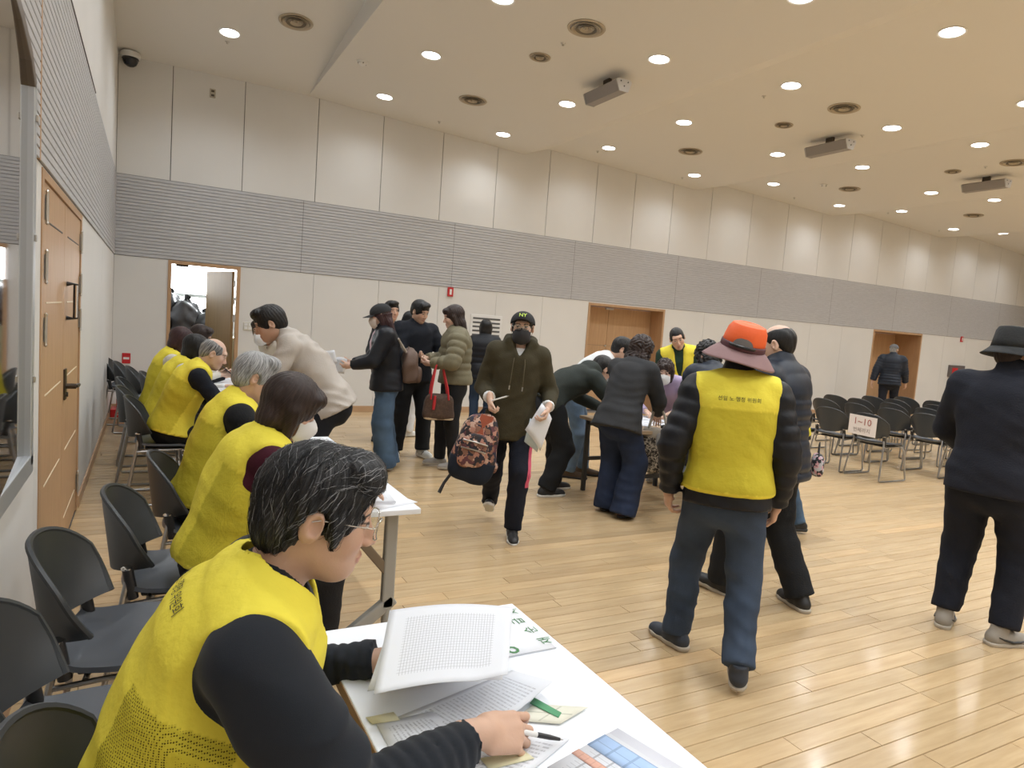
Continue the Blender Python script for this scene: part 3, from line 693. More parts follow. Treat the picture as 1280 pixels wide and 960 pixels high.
class Vol:
    def __init__(s, lo, hi, h):
        s.h = h; lo = np.asarray(lo)-2.5*h; n = np.ceil((np.asarray(hi)+2.5*h-lo)/h).astype(int)+1
        s.ax = [(lo[i]+h*np.arange(n[i])).astype(np.float32) for i in range(3)]; s.D = np.full(n, 1.0, np.float32)
    def _sl(s, lo, hi, pad):
        return tuple(slice(max(0, int(np.searchsorted(a, l-pad))-1), int(np.searchsorted(a, h_+pad))+1) for a, l, h_ in zip(s.ax, lo, hi))
    def xyz(s, sl=None):
        a = [s.ax[i] if sl is None else s.ax[i][sl[i]] for i in range(3)]
        return a[0][:, None, None], a[1][None, :, None], a[2][None, None, :]
    def add(s, prim, k=.02):
        fn, lo, hi = prim; sl = s._sl(lo, hi, k+2*s.h)
        if any(q.stop-q.start <= 0 for q in sl): return s
        s.D[sl] = smin(s.D[sl], fn(*s.xyz(sl)), k); return s
    def sub(s, prim, k=.005):
        fn, lo, hi = prim; sl = s._sl(lo, hi, k+2*s.h)
        if any(q.stop-q.start <= 0 for q in sl): return s
        s.D[sl] = -smin(-s.D[sl], fn(*s.xyz(sl)), k); return s
    def cut(s, pt, nrm, ctr=None, rad=None):
        """remove what lies beyond the plane (nrm side), optionally only within a ball"""
        X, Y, Z = s.xyz(); d = (X-pt[0])*nrm[0]+(Y-pt[1])*nrm[1]+(Z-pt[2])*nrm[2]
        if ctr is not None:
            b = np.sqrt((X-ctr[0])**2+(Y-ctr[1])**2+(Z-ctr[2])**2)-rad; d = np.minimum(d, -b)
        s.D = np.maximum(s.D, d.astype(np.float32)); return s
    def wrinkle(s, amp, f=18.0, seed=0, st=(1, 1, 1)):
        X, Y, Z = s.xyz(); X, Y, Z = X*st[0], Y*st[1], Z*st[2]
        w = np.sin(f*X+2.1*np.sin(f*.6*Z+seed)+seed)+np.sin(f*Y*1.1+1.9*np.sin(f*.7*X+seed*2))+np.sin(f*Z*1.3+2.2*np.sin(f*.5*Y+seed*3)+1.3*np.sin(f*.8*X))
        s.D = s.D+(amp/3*w).astype(np.float32); return s
    def folds(s, amp, pitch, d, seed=0):
        """soft creases running across direction d, broken up by low-frequency noise"""
        X, Y, Z = s.xyz(); u = X*d[0]+Y*d[1]+Z*d[2]; f = math.pi/pitch
        wp = 1.3*np.sin(9*X+seed)+1.1*np.sin(11*Y+2*seed)+.9*np.sin(7*Z+seed*3)
        m = .5+.5*np.sin(13*X+8*Z+seed*1.7)*np.sin(10*Y-9*Z+seed)
        s.D = s.D+(amp*m*(np.abs(np.sin(f*u+wp))**.8-.6)).astype(np.float32); return s
    def net(s):
        D, h = s.D, s.h; ins = D < 0; nx, ny, nz = D.shape
        c = np.zeros((nx-1, ny-1, nz-1), np.int8)
        for i in (0, 1):
            for j in (0, 1):
                for k in (0, 1): c += ins[i:nx-1+i, j:ny-1+j, k:nz-1+k]
        I = np.argwhere((c > 0) & (c < 8))
        if len(I) == 0: return np.zeros((0, 3)), np.zeros((0, 4), int)
        idx = np.full(c.shape, -1, np.int32); idx[I[:, 0], I[:, 1], I[:, 2]] = np.arange(len(I))
        cor = [(i, j, k) for i in (0, 1) for j in (0, 1) for k in (0, 1)]
        val = np.stack([D[I[:, 0]+a, I[:, 1]+b, I[:, 2]+e] for a, b, e in cor], 1)
        acc = np.zeros((len(I), 3)); cnt = np.zeros(len(I))
        for p in range(8):
            for q in range(p+1, 8):
                df = [abs(cor[p][m]-cor[q][m]) for m in range(3)]
                if sum(df) != 1: continue
                a, b = val[:, p], val[:, q]; msk = (a < 0) != (b < 0); t = np.where(msk, a/(a-b+1e-12), 0)
                pa = np.array(cor[p], float); pb = np.array(cor[q], float)
                acc += np.where(msk[:, None], pa+(pb-pa)*t[:, None], 0); cnt += msk
        org = np.array([a[0] for a in s.ax], float)
        vs = org+(I+acc/np.maximum(cnt, 1)[:, None])*h
        quads = []
        for ax in range(3):
            a = [slice(None)]*3; b = [slice(None)]*3; a[ax] = slice(0, -1); b[ax] = slice(1, None)
            A, Bv = ins[tuple(a)], ins[tuple(b)]; E = np.argwhere(A != Bv)
            o1, o2 = [(1, 2), (2, 0), (0, 1)][ax]
            E = E[(E[:, o1] > 0) & (E[:, o2] > 0) & (E[:, o1] < D.shape[o1]-1) & (E[:, o2] < D.shape[o2]-1)]
            if len(E) == 0: continue
            fl = A[E[:, 0], E[:, 1], E[:, 2]]; q = []
            for d1, d2 in ((-1, -1), (0, -1), (0, 0), (-1, 0)):
                cc = E.copy(); cc[:, o1] += d1; cc[:, o2] += d2; q.append(idx[cc[:, 0], cc[:, 1], cc[:, 2]])
            q = np.stack(q, 1); q[~fl] = q[~fl][:, ::-1]; quads.append(q[(q >= 0).all(1)])
        return vs, np.vstack(quads)
def relax(vs, qs, it=2, lam=.5):
    n = len(vs); vs = np.asarray(vs, float)
    if n == 0: return vs
    a = np.concatenate([qs[:, [0, 1]], qs[:, [1, 2]], qs[:, [2, 3]], qs[:, [3, 0]]]); i = np.concatenate([a[:, 0], a[:, 1]]); j = np.concatenate([a[:, 1], a[:, 0]]); cnt = np.maximum(np.bincount(i, minlength=n), 1)[:, None]
    for _ in range(it):
        s = np.stack([np.bincount(i, weights=vs[j, k], minlength=n) for k in range(3)], 1)/cnt; vs = vs+(s-vs)*lam
    return vs
def np_mesh(name, vs, qs, col=None, smooth=True):
    me = bpy.data.meshes.new(name); n, k = len(vs), len(qs)
    me.vertices.add(n); me.vertices.foreach_set('co', np.asarray(vs, np.float32).ravel())
    me.loops.add(k*4); me.loops.foreach_set('vertex_index', np.asarray(qs, np.int32).ravel())
    me.polygons.add(k); me.polygons.foreach_set('loop_start', np.arange(k, dtype=np.int32)*4)
    me.update(calc_edges=True)
    if col is not None:
        at = me.color_attributes.new('col', 'FLOAT_COLOR', 'POINT'); at.data.foreach_set('color', np.asarray(col, np.float32).ravel())
    if smooth: me.shade_smooth()
    return me
def bounds(prims):
    return np.min([p[1] for p in prims], 0), np.max([p[2] for p in prims], 0)
# ------------------------------------------------------------------ people
M_skin = mat('skin', (.6, .4, .3), .5, attr='col', bump=.05, bscale=180)
try:
    b_ = M_skin.node_tree.nodes['Principled BSDF']; b_.inputs['Subsurface Weight'].default_value = .08; b_.inputs['Subsurface Radius'].default_value = (.012, .005, .003); b_.inputs['Subsurface Scale'].default_value = 1.0
except Exception: pass
def cloth(name, col, rough=.85, bump=.25, bscale=120, var=.06, sheen=.0, **k): return mat(name, col, rough, bump=bump, bscale=bscale, var=var, vscale=9, sheen=sheen, spec=.25, **k)
def hair_mat(name, col, grey=0.0, gcol=(.62, .61, .60)):
    m = bpy.data.materials.new(name); m.use_nodes = True; nt = m.node_tree; b = nt.nodes['Principled BSDF']; b.inputs['Roughness'].default_value = .42; b.inputs['Specular IOR Level'].default_value = .35
    at = nt.nodes.new('ShaderNodeAttribute'); at.attribute_name = 'col'
    n = nt.nodes.new('ShaderNodeTexNoise'); n.inputs['Scale'].default_value = 1.0; n.inputs['Detail'].default_value = 3
    cr = nt.nodes.new('ShaderNodeValToRGB'); e = cr.color_ramp.elements
    e[0].position = .42; e[0].color = (*[c*.7 for c in col], 1); e[1].position = .68; e[1].color = (*[c*1.5 for c in col], 1)
    if grey:
        e[1].position = .62-.3*grey; e[1].color = (*[c*(1-grey)+g*grey for c, g in zip([q*1.3 for q in col], gcol)], 1); x = e.new(min(.95, .80-.25*grey)); x.color = (*gcol, 1)
    L = nt.links.new; L(at.outputs['Vector'], n.inputs['Vector']); L(n.outputs['Fac'], cr.inputs[0]); L(cr.outputs[0], b.inputs['Base Color'])
    bp = nt.nodes.new('ShaderNodeBump'); bp.inputs['Strength'].default_value = .5; bp.inputs['Distance'].default_value = .004; L(n.outputs['Fac'], bp.inputs['Height']); L(bp.outputs[0], b.inputs['Normal'])
    MATS[name] = m; return m
HAIR = {'black': hair_mat('hair black', (.012, .011, .011)), 'brown': hair_mat('hair dark brown', (.032, .019, .016)), 'maroon': hair_mat('hair maroon brown', (.042, .016, .017)),
        'salt': hair_mat('hair black with grey strands', (.013, .013, .014), .07, (.30, .30, .31)), 'grey': hair_mat('hair grey', (.10, .10, .10), .75, (.48, .48, .48)), 'balding': hair_mat('hair thin grey', (.035, .035, .036), .35)}
def vest_mat():
    m = bpy.data.materials.new('yellow mesh vest'); m.use_nodes = True; nt = m.node_tree; b = nt.nodes['Principled BSDF']; b.inputs['Roughness'].default_value = .75; b.inputs['Specular IOR Level'].default_value = .2
    a = nt.nodes.new('ShaderNodeAttribute'); a.attribute_name = 'col'; tc = nt.nodes.new('ShaderNodeTexCoord'); L = nt.links.new
    v = nt.nodes.new('ShaderNodeTexVoronoi'); v.inputs['Scale'].default_value = 250; v.inputs['Randomness'].default_value = .12; L(tc.outputs['Object'], v.inputs['Vector'])
    lt = nt.nodes.new('ShaderNodeMath'); lt.operation = 'LESS_THAN'; lt.inputs[1].default_value = .36; L(v.outputs['Distance'], lt.inputs[0])
    ml = nt.nodes.new('ShaderNodeMath'); ml.operation = 'MULTIPLY'; L(lt.outputs[0], ml.inputs[0]); L(a.outputs['Alpha'], ml.inputs[1])
    mx = nt.nodes.new('ShaderNodeMix'); mx.data_type = 'RGBA'; L(ml.outputs[0], mx.inputs['Factor']); L(a.outputs['Color'], mx.inputs[6]); mx.inputs[7].default_value = (.10, .08, .005, 1)
    L(mx.outputs[2], b.inputs['Base Color'])
    n2 = nt.nodes.new('ShaderNodeTexNoise'); n2.inputs['Scale'].default_value = 22; n2.inputs['Detail'].default_value = 4; L(tc.outputs['Object'], n2.inputs['Vector'])
    bp = nt.nodes.new('ShaderNodeBump'); bp.inputs['Strength'].default_value = .5; bp.inputs['Distance'].default_value = .012; L(n2.outputs['Fac'], bp.inputs['Height']); L(bp.outputs[0], b.inputs['Normal'])
    MATS['vest'] = m; return m
M_vest = vest_mat(); YEL = (.80, .68, .07); YEL2 = (.58, .49, .04)
M_vtrim = mat('vest piping', (.78, .66, .05), .7); M_ink = mat('black ink', (.012, .012, .012), .7)

def ik(a, t, l1, l2, pole):
    d = t-a; L = np.linalg.norm(d); mx = (l1+l2)*.995
    if L > mx: t = a+d/L*mx; L = mx; d = t-a
    L = max(L, abs(l1-l2)*1.05); u = d/(np.linalg.norm(d)+1e-9); x = (l1*l1-l2*l2+L*L)/(2*L); hh = math.sqrt(max(0, l1*l1-x*x))
    p = np.asarray(pole, float); p = unit(p-u*(p@u)); return a+u*x+p*hh, t

def hand_prims(W, dirv, palm, side, curl=(25, 25, 20), thumb=(35, 20), sc=1.0, fc=None):
    y = unit(dirv); z = -unit(np.asarray(palm, float)-y*(np.asarray(palm, float)@y)); x = np.cross(y, z); s = -side*1.0
    B = np.stack([x*s, y, z], 1)            # +x of the hand frame = thumb side
    def p(a): return W+B@(np.asarray(a, float)*sc)
    pr = [(P_cap(p((0, -.03, 0)), p((0, .025, 0)), .026*sc, .026*sc), .012),
          (P_cap(p((.022, .03, -.002)), p((.026, .085, 0)), .0155*sc, .0125*sc), .012), (P_cap(p((.003, .03, 0)), p((.006, .09, .002)), .0165*sc, .0125*sc), .012),
          (P_cap(p((-.012, .03, 0)), p((-.012, .088, 0)), .016*sc, .012*sc), .012), (P_cap(p((-.024, .03, -.002)), p((-.029, .080, -.002)), .0145*sc, .0115*sc), .012),
          (P_cap(p((.020, .022, -.012)), p((.030, .05, -.012)), .0155*sc, .013*sc), .012)]
    base = [(.027, .088, .0), (.007, .094, .002), (-.0125, .090, .0), (-.030, .082, -.002)]; ln = [(.040, .024, .021), (.044, .028, .022), (.041, .026, .021), (.032, .019, .019)]; fan = [6, 1, -3, -8]
    for i in range(4):
        q = np.array(base[i], float); ang = 0.0; cu = curl if fc is None else fc[i]
        for j in range(3):
            ang += cu[j]; a = R(ang); f = R(fan[i]); d = np.array([math.sin(f)*math.cos(a), math.cos(f)*math.cos(a), -math.sin(a)]); e = q+d*ln[i][j]
            r0 = (.0094, .0086, .0078)[j]*(1 if i < 3 else .88)
            pr.append((P_cap(p(q), p(e), r0*sc, (r0-.0007)*sc), .003)); q = e
    q = np.array((.026, .040, -.013)); out, bend = R(thumb[0]), R(thumb[1])
    d1 = np.array([math.sin(out), math.cos(out), -.45]); d1 /= np.linalg.norm(d1); e = q+d1*.042
    d2 = np.array([math.sin(out-bend), math.cos(out-bend), -.55]); d2 /= np.linalg.norm(d2)
    pr.append((P_cap(p(q), p(e), .0125*sc, .0105*sc), .006)); pr.append((P_cap(p(e), p(e+d2*.03), .0105*sc, .0082*sc), .003))
    return pr

LIP = (.42, .16, .14)
def head_build(HC, Hb, hs, N, T1, h, skin, female, hair='black', mouth=0.0, neck_r=.052):
    def p(a): return HC+Hb@(np.asarray(a, float)*hs)
    E = lambda c, r, B=Hb: P_ell(p(c), B, np.array(r)*hs); C = lambda a, b, ra, rb: P_cap(p(a), p(b), ra*hs, rb*hs)
    j = .92 if female else 1.0
    pr = [(E((0, -.014, .03), (.074, .094, .087)), 0), (E((0, .028, -.035), (.060*j, .064, .078)), .03), (E((0, .055, -.088), (.033*j, .034, .030)), .03), (E((0, .0, -.05), (.060*j, .06, .052)), .03),
          (E((.036, .058, -.022), (.026, .026, .03)), .02), (E((-.036, .058, -.022), (.026, .026, .03)), .02), (E((0, .076, .035), (.052, .016, .018)), .02),
          (C((0, .086, .012), (0, .108, -.028), .0075, .0105), .012), (E((.011, .098, -.033), (.0085, .010, .0075)), .006), (E((-.011, .098, -.033), (.0085, .010, .0075)), .006),
          (E((0, .090, -.060), (.022, .009, .006)), .006), (E((0, .088, -.069), (.020, .009, .0065)), .005),
          (P_cap(p((0, -.028, -.045)), N+T1@V3(0, -.004, -.02), neck_r*hs*(.93 if female else 1), (neck_r+.009)*hs*(.9 if female else 1)), .02)]
    lo, hi = bounds([q[0] for q in pr]); v = Vol(lo-.02, hi+.02, h)
    for q, k in pr: v.add(q, k*hs)
    for s in (-1, 1):
        v.sub(E((s*.031, .103, .010), (.021, .014, .011)), .010*hs)                 # eye socket
        v.add(E((s*.030, .080, .008), (.0145, .0125, .0115)), .003*hs)              # eyeball and lid
        eb = Hb@rot('z', s*-22)@rot('x', -12)
        v.add(E((s*.078, -.012, -.004), (.011, .021, .033), eb), .004*hs)           # ear
        if h < .006: v.sub(E((s*.087, -.006, .000), (.008, .011, .018), eb), .004*hs)
    v.sub(E((0, .100, -.0645), (.021, .010, .0016)), .003*hs)                        # mouth line
    vs, qs = v.net()
    q = ((vs-HC)@Hb)/hs; col = np.ones((len(vs), 4)); col[:, :3] = skin
    x, y, z = np.abs(q[:, 0]), q[:, 1], q[:, 2]; front = y > .05
    ck = np.exp(-(((x-.038)/.022)**2+((z+.028)/.022)**2))*front; col[:, :3] *= 1-ck[:, None]*np.array([.0, .10, .10])
    lip = front & (((x/.024)**2+((z+.0645)/.0115)**2) < 1) & (y > .075); col[lip, :3] = np.array(LIP)*.6+np.array(skin)*.4
    eye = front & ((((x-.030)/.0125)**2+((z-.008)/.0045)**2) < 1); col[eye, :3] = (.55, .52, .5)
    ir = front & ((((x-.030)/.0055)**2+((z-.008)/.0055)**2) < 1); col[ir & eye, :3] = (.03, .02, .015)
    lid = front & ((((x-.030)/.0155)**2+((z-.012)/.0028)**2) < 1); col[lid, :3] = (.05, .035, .03)
    br = front & ((((x-.031)/.021)**2+((z-.030+.006*((x-.031)/.02)**2)/.0042)**2) < 1); col[br, :3] = (.035, .028, .025)
    return vs, qs, col

def hair_build(HC, Hb, hs, style, h, N, T1, hh, capped=False):
    def p(a): return HC+Hb@(np.asarray(a, float)*hs)
    E = lambda c, r, B=Hb: P_ell(p(c), B, np.array(r)*hs); C = lambda a, b, ra, rb: P_cap(p(a), p(b), ra*hs, rb*hs)
    S = []; CUT = []; face = E((0, .120, -.035), (.068, .062, .098)); k = .015
    if style in ('short', 'short_full', 'salt_full'):
        t = {'short': .003, 'short_full': .017, 'salt_full': .015}[style]
        S = [E((0, -.016, .036), (.074+t, .094+t, .084+t)), E((0, -.055, -.012), (.064+t*.6, .048+t, .066)), E((.058, .01, .012), (.020+t*.4, .048, .034)), E((-.058, .01, .012), (.020+t*.4, .048, .034))]
        if style != 'short': S += [E((0, .050, .102), (.066, .048, .032)), E((.03, .066, .088), (.04, .034, .026))]
        if style == 'salt_full':
            S += [C((.080, .028, .01), (.082, .034, -.026), .012, .007), C((-.080, .028, .01), (-.082, .034, -.026), .012, .007), E((0, -.062, -.040), (.066, .046, .050))]
            face = E((0, .122, -.040), (.070, .058, .098))
        CUT = [E((s*.086, -.006, -.016), (.022, .026, .042)) for s in (-1, 1)] + [E((0, .02, -.115), (.1, .09, .075))]
        if style == 'short': CUT += [E((0, -.05, -.15), (.12, .12, .075)), E((0, .125, -.015), (.066, .060, .108)), E((.05, .10, .05), (.03, .045, .04)), E((-.05, .10, .05), (.03, .045, .04))]
    elif style == 'balding':
        S = [E((0, -.018, .030), (.079, .098, .086)), E((0, -.060, -.012), (.064, .046, .058))]
        CUT = [E((0, .036, .112), (.058, .118, .058)), E((0, .10, .06), (.10, .06, .06))] + [E((s*.086, -.006, -.018), (.022, .026, .042)) for s in (-1, 1)] + [E((0, .03, -.115), (.1, .1, .08))]
    elif style in ('bob', 'curly', 'messy_bob'):
        t = .020 if style != 'curly' else .026
        S = [E((0, -.016, .036), (.074+t, .092+t, .084+t)), E((0, -.045, -.045), (.088, .064, .085)), C((.072, .012, .01), (.070, .022, -.085), .030, .022), C((-.072, .012, .01), (-.070, .022, -.085), .030, .022), E((0, .068, .075), (.062, .038, .034))]
        face = E((0, .122, -.045), (.062, .066, .108)); k = .02
        if style == 'curly': S += [E((s*.07, -.05, -.085), (.045, .05, .05)) for s in (-1, 1)]+[E((0, -.085, -.09), (.07, .04, .055))]
    elif style == 'long':
        S = [E((0, -.016, .036), (.090, .110, .100)), E((0, -.050, -.045), (.086, .066, .090)), C((.070, .008, .0), (.068, -.01, -.10), .028, .024), C((-.070, .008, .0), (-.068, -.01, -.10), .028, .024), E((0, .068, .078), (.060, .036, .032))]
        face = E((0, .122, -.045), (.063, .064, .105)); k = .02
        for s in (-1, 0, 1):
            a = p((s*.045, -.07, -.08)); b = N+T1@V3(s*.065, -.095, -.10); S.append(P_cap(a, b, .045*hs, .026*hs))
    elif style == 'tied':
        S = [E((0, -.016, .036), (.080, .101, .092)), E((0, -.058, -.014), (.068, .05, .06)), C((0, -.10, .01), (0, -.125, -.045), .028, .018), E((0, .062, .080), (.058, .034, .030)), C((.070, .045, .03), (.068, .05, -.03), .011, .005)]
        CUT = [E((s*.088, -.006, -.016), (.022, .026, .042)) for s in (-1, 1)] + [E((0, .02, -.115), (.1, .09, .07))]
    lo, hi = bounds(S); v = Vol(lo-.012, hi+.012, h)
    for q in S: v.add(q, k*hs)
    v.sub(face, .012*hs)
    for q in CUT: v.sub(q, .012*hs)
    X, Y, Z = v.xyz(); x = X-HC[0]; y = Y-HC[1]; z = Z-HC[2]
    a = (x*Hb[0, 0]+y*Hb[1, 0]+z*Hb[2, 0]); b = (x*Hb[0, 1]+y*Hb[1, 1]+z*Hb[2, 1]); c = (x*Hb[0, 2]+y*Hb[1, 2]+z*Hb[2, 2])
    if style in ('curly', 'messy_bob'): v.D = v.D+(.006*(np.sin(95*a+3*np.sin(60*c))*np.sin(90*c+3*np.sin(70*b))+.6*np.sin(150*b+2*np.sin(90*a)))).astype(np.float32)
    elif style == 'balding': v.D = v.D+(.0012*np.sin(180*a+40*c)).astype(np.float32)
    else:
        ph = np.arctan2(a, -b+.0); v.D = v.D+(.0014*np.sin(30*ph+5*np.sin(16*c))+.0008*np.sin(61*ph+11*c)).astype(np.float32)
    if capped:
        e = (np.sqrt((a/(.083*hs))**2+((b+.012*hs)/(.103*hs))**2+((c-.03*hs)/(.086*hs))**2)-1)*.085*hs
        v.D = np.where(c > .018*hs, np.maximum(v.D, e), v.D).astype(np.float32)
    vs, qs = v.net(); q = ((vs-HC)@Hb)/hs-np.array([0, -.035, .115]); ph = np.arctan2(q[:, 0], q[:, 1]); rr = np.linalg.norm(q, axis=1)
    wob = .25*np.sin(rr*22); col = np.stack([np.cos(ph+wob)*38, np.sin(ph+wob)*38, rr*16, np.ones(len(vs))], 1)
    return vs, qs, col

M_strk = mat('black hair strand', (.012, .012, .013), .4); M_strg = mat('grey hair strand', (.42, .42, .43), .45)
def add_strands(vs, qs, HC, Hb, parent, n=1500):
    bv = BVHTree.FromPolygons([tuple(x) for x in vs], [tuple(int(i) for i in f) for f in qs]); rg = np.random.default_rng(3)
    loc = (vs-HC)@Hb; cand = np.where(loc[:, 2] > -.03)[0]; mb = [MB(), MB()]
    for i in rg.choice(cand, n):
        p = np.array(vs[i]); l0 = loc[i]; sgn = 1.0 if l0[0] > -.015 else -1.0
        pts = []; steps = int(rg.integers(6, 12)); j = rg.normal(0, .12, 3); lift = .0008+abs(rg.normal(0, .0012))
        for k in range(steps):
            hit = bv.find_nearest(Vector(p))
            if hit[0] is None: break
            nrm = np.array(hit[1]); nrm = nrm if nrm@(p-HC) > 0 else -nrm; c = np.array(hit[0]); pts.append(c+nrm*lift*(1+.6*math.sin(k)))
            lq = (c-HC)@Hb; f = np.array([sgn*(.75 if lq[2] > .07 else .15), -.62 if lq[1] > -.05 else -.1, -.25 if lq[2] > .07 else -.75])+j
            f = Hb@f; f = f-nrm*(f@nrm); p = c+unit(f)*.0085
        if len(pts) > 3: mb[1 if rg.random() < (.17 if l0[1] > -.02 else .05) else 0].tube(pts, [.00034]*(len(pts)-1)+[.0001], 3, caps=False)
    for b_, m_, nm in ((mb[0], M_strk, 'dark_strands'), (mb[1], M_strg, 'grey_strands')):
        if b_.v: tag(link(nm, b_.mesh(nm, True, False), m_, parent), kind='stuff')
def mask_build(fn_p, m, parent, straps=True, beak=0.0):
    """fn_p maps head coordinates to person coordinates"""
    def surf(u, v):
        a = (u*2-1); ang = a*1.28; wv = .5-.5*math.cos(v*math.pi)
        z = -.010-.112*v + .012*(1-abs(a))*(1-v)**2 + .030*abs(a)**1.5*max(0, v-.45)*1.8 - .012*abs(a)*(1-v)
        bul = math.sin(v*math.pi)**.7
        y = .028 + (.070+.014*bul+.016*(1-abs(a))**2*math.exp(-((v-.28)/.26)**2))*math.cos(ang)**.85 + beak*(1-abs(a))*bul
        x = (.067+.003*bul)*math.sin(ang)
        if v > .75: y -= .018*(v-.75)/.25*math.cos(ang)
        return fn_p((x, y, z))
    o = MB().grid(surf, 17, 11, .002).build('face_mask', m, parent, True)
    if straps:
        for s in (-1, 1):
            MB().tube([fn_p((s*.066, .045, -.018)), fn_p((s*.079, .008, .012)), fn_p((s*.080, -.022, .0)), fn_p((s*.077, -.012, -.035)), fn_p((s*.063, .045, -.08))], .0016, 5).build('ear_loop', m, o, True)
    return o
def glasses_build(fn_p, m, parent, w=.026, hgt=.019, rim=.0013):
    o = MB()
    for s in (-1, 1):
        pts = [fn_p((s*(.033+w*(abs(math.cos(q))**.7*math.copysign(1, math.cos(q)))), .112-.012*max(0, math.cos(q))*1.0, .004+hgt*(abs(math.sin(q))**.7*math.copysign(1, math.sin(q))))) for q in np.linspace(0, 2*math.pi, 20, endpoint=False)]
        o.tube(pts, rim, 6, closed=True)
        o.tube([fn_p((s*(.033+w), .100, .010)), fn_p((s*.076, .075, .013)), fn_p((s*.083, .0, .012)), fn_p((s*.080, -.03, .0))], rim*1.1, 6)
    o.tube([fn_p((-.008, .113, .008)), fn_p((0, .116, .011)), fn_p((.008, .113, .008))], rim, 6)
    g = o.build('glasses', m, parent, True)
    for s in (-1, 1):
        MB().grid(lambda u, v: fn_p((s*.033+(u*2-1)*w*.86, .111-.010*max(0, s*(u*2-1)), .004+(v*2-1)*hgt*.86)), 4, 4, .0012).build('lens', M_glass, g, True)
    return g
M_glass = bpy.data.materials.new('lens glass'); M_glass.use_nodes = True
_nt = M_glass.node_tree; _nt.nodes.clear(); _o = _nt.nodes.new('ShaderNodeOutputMaterial'); _m = _nt.nodes.new('ShaderNodeMixShader'); _t = _nt.nodes.new('ShaderNodeBsdfTransparent'); _g2 = _nt.nodes.new('ShaderNodeBsdfGlossy')
_g2.inputs['Roughness'].default_value = .03; _t.inputs[0].default_value = (.97, .98, .98, 1); _m.inputs[0].default_value = .05
_nt.links.new(_t.outputs[0], _m.inputs[1]); _nt.links.new(_g2.outputs[0], _m.inputs[2]); _nt.links.new(_m.outputs[0], _o.inputs[0])

# shoe templates: origin on the floor under the ankle, toe towards +y
def shoe_template(style):
    h = .007
    rings = lambda s: [P_cap(V3(0, -.045, .042*s), V3(0, .03, .045), .038, .040), P_cap(V3(0, .03, .042), V3(.004, .135, .030), .041, .033), P_cap(V3(-.012, .10, .027), V3(-.006, .155, .026), .030, .024), P_cap(V3(.014, .10, .027), V3(.010, .165, .025), .029, .023), P_cap(V3(0, -.03, .05), V3(0, -.015, .095), .038, .041)]
    v = Vol((-.07, -.11, -.02), (.07, .21, .16), h)
    for q in rings(1): v.add(q, .02)
    v.cut((0, 0, .018), (0, 0, -1)); v.cut((0, 0, .115), (0, 0, 1))
    up = np_mesh('shoe', *v.net())
    v = Vol((-.07, -.12, -.03), (.07, .22, .08), h)
    for q in (P_cap(V3(0, -.048, .02), V3(0, .02, .02), .041, .040), P_cap(V3(0, .02, .02), V3(.004, .12, .02), .040, .045), P_cap(V3(.004, .12, .02), V3(.006, .165, .02), .045, .030)): v.add(q, .02)
    v.cut((0, 0, .026), (0, 0, 1)); v.cut((0, 0, .0), (0, 0, -1))
    so = np_mesh('sole', *v.net()); return up, so
SHOE_UP, SHOE_SO = shoe_template('x')
def shoe_deco(o, m, style):
    if style == 'stripes':
        for i in range(3):
            for s in (-1, 1): MB().tube([(s*.043, .01+i*.022, .03), (s*.040, .025+i*.022, .052), (s*.030, .036+i*.022, .068)], .0035, 5).build('stripe', m, o)
    elif style == 'swoosh':
        for s in (-1, 1): MB().tube([(s*.035, .125, .048), (s*.044, .075, .036), (s*.045, .03, .034), (s*.043, -.02, .048), (s*.040, -.05, .060)], [.002, .006, .0075, .005, .002], 6).build('side_mark', m, o)
    elif style == 'lace':
        for i in range(4): MB().tube([(-.022, .05+i*.018, .079-i*.007), (.022, .055+i*.018, .079-i*.007)], .003, 5).build('lace', m, o)

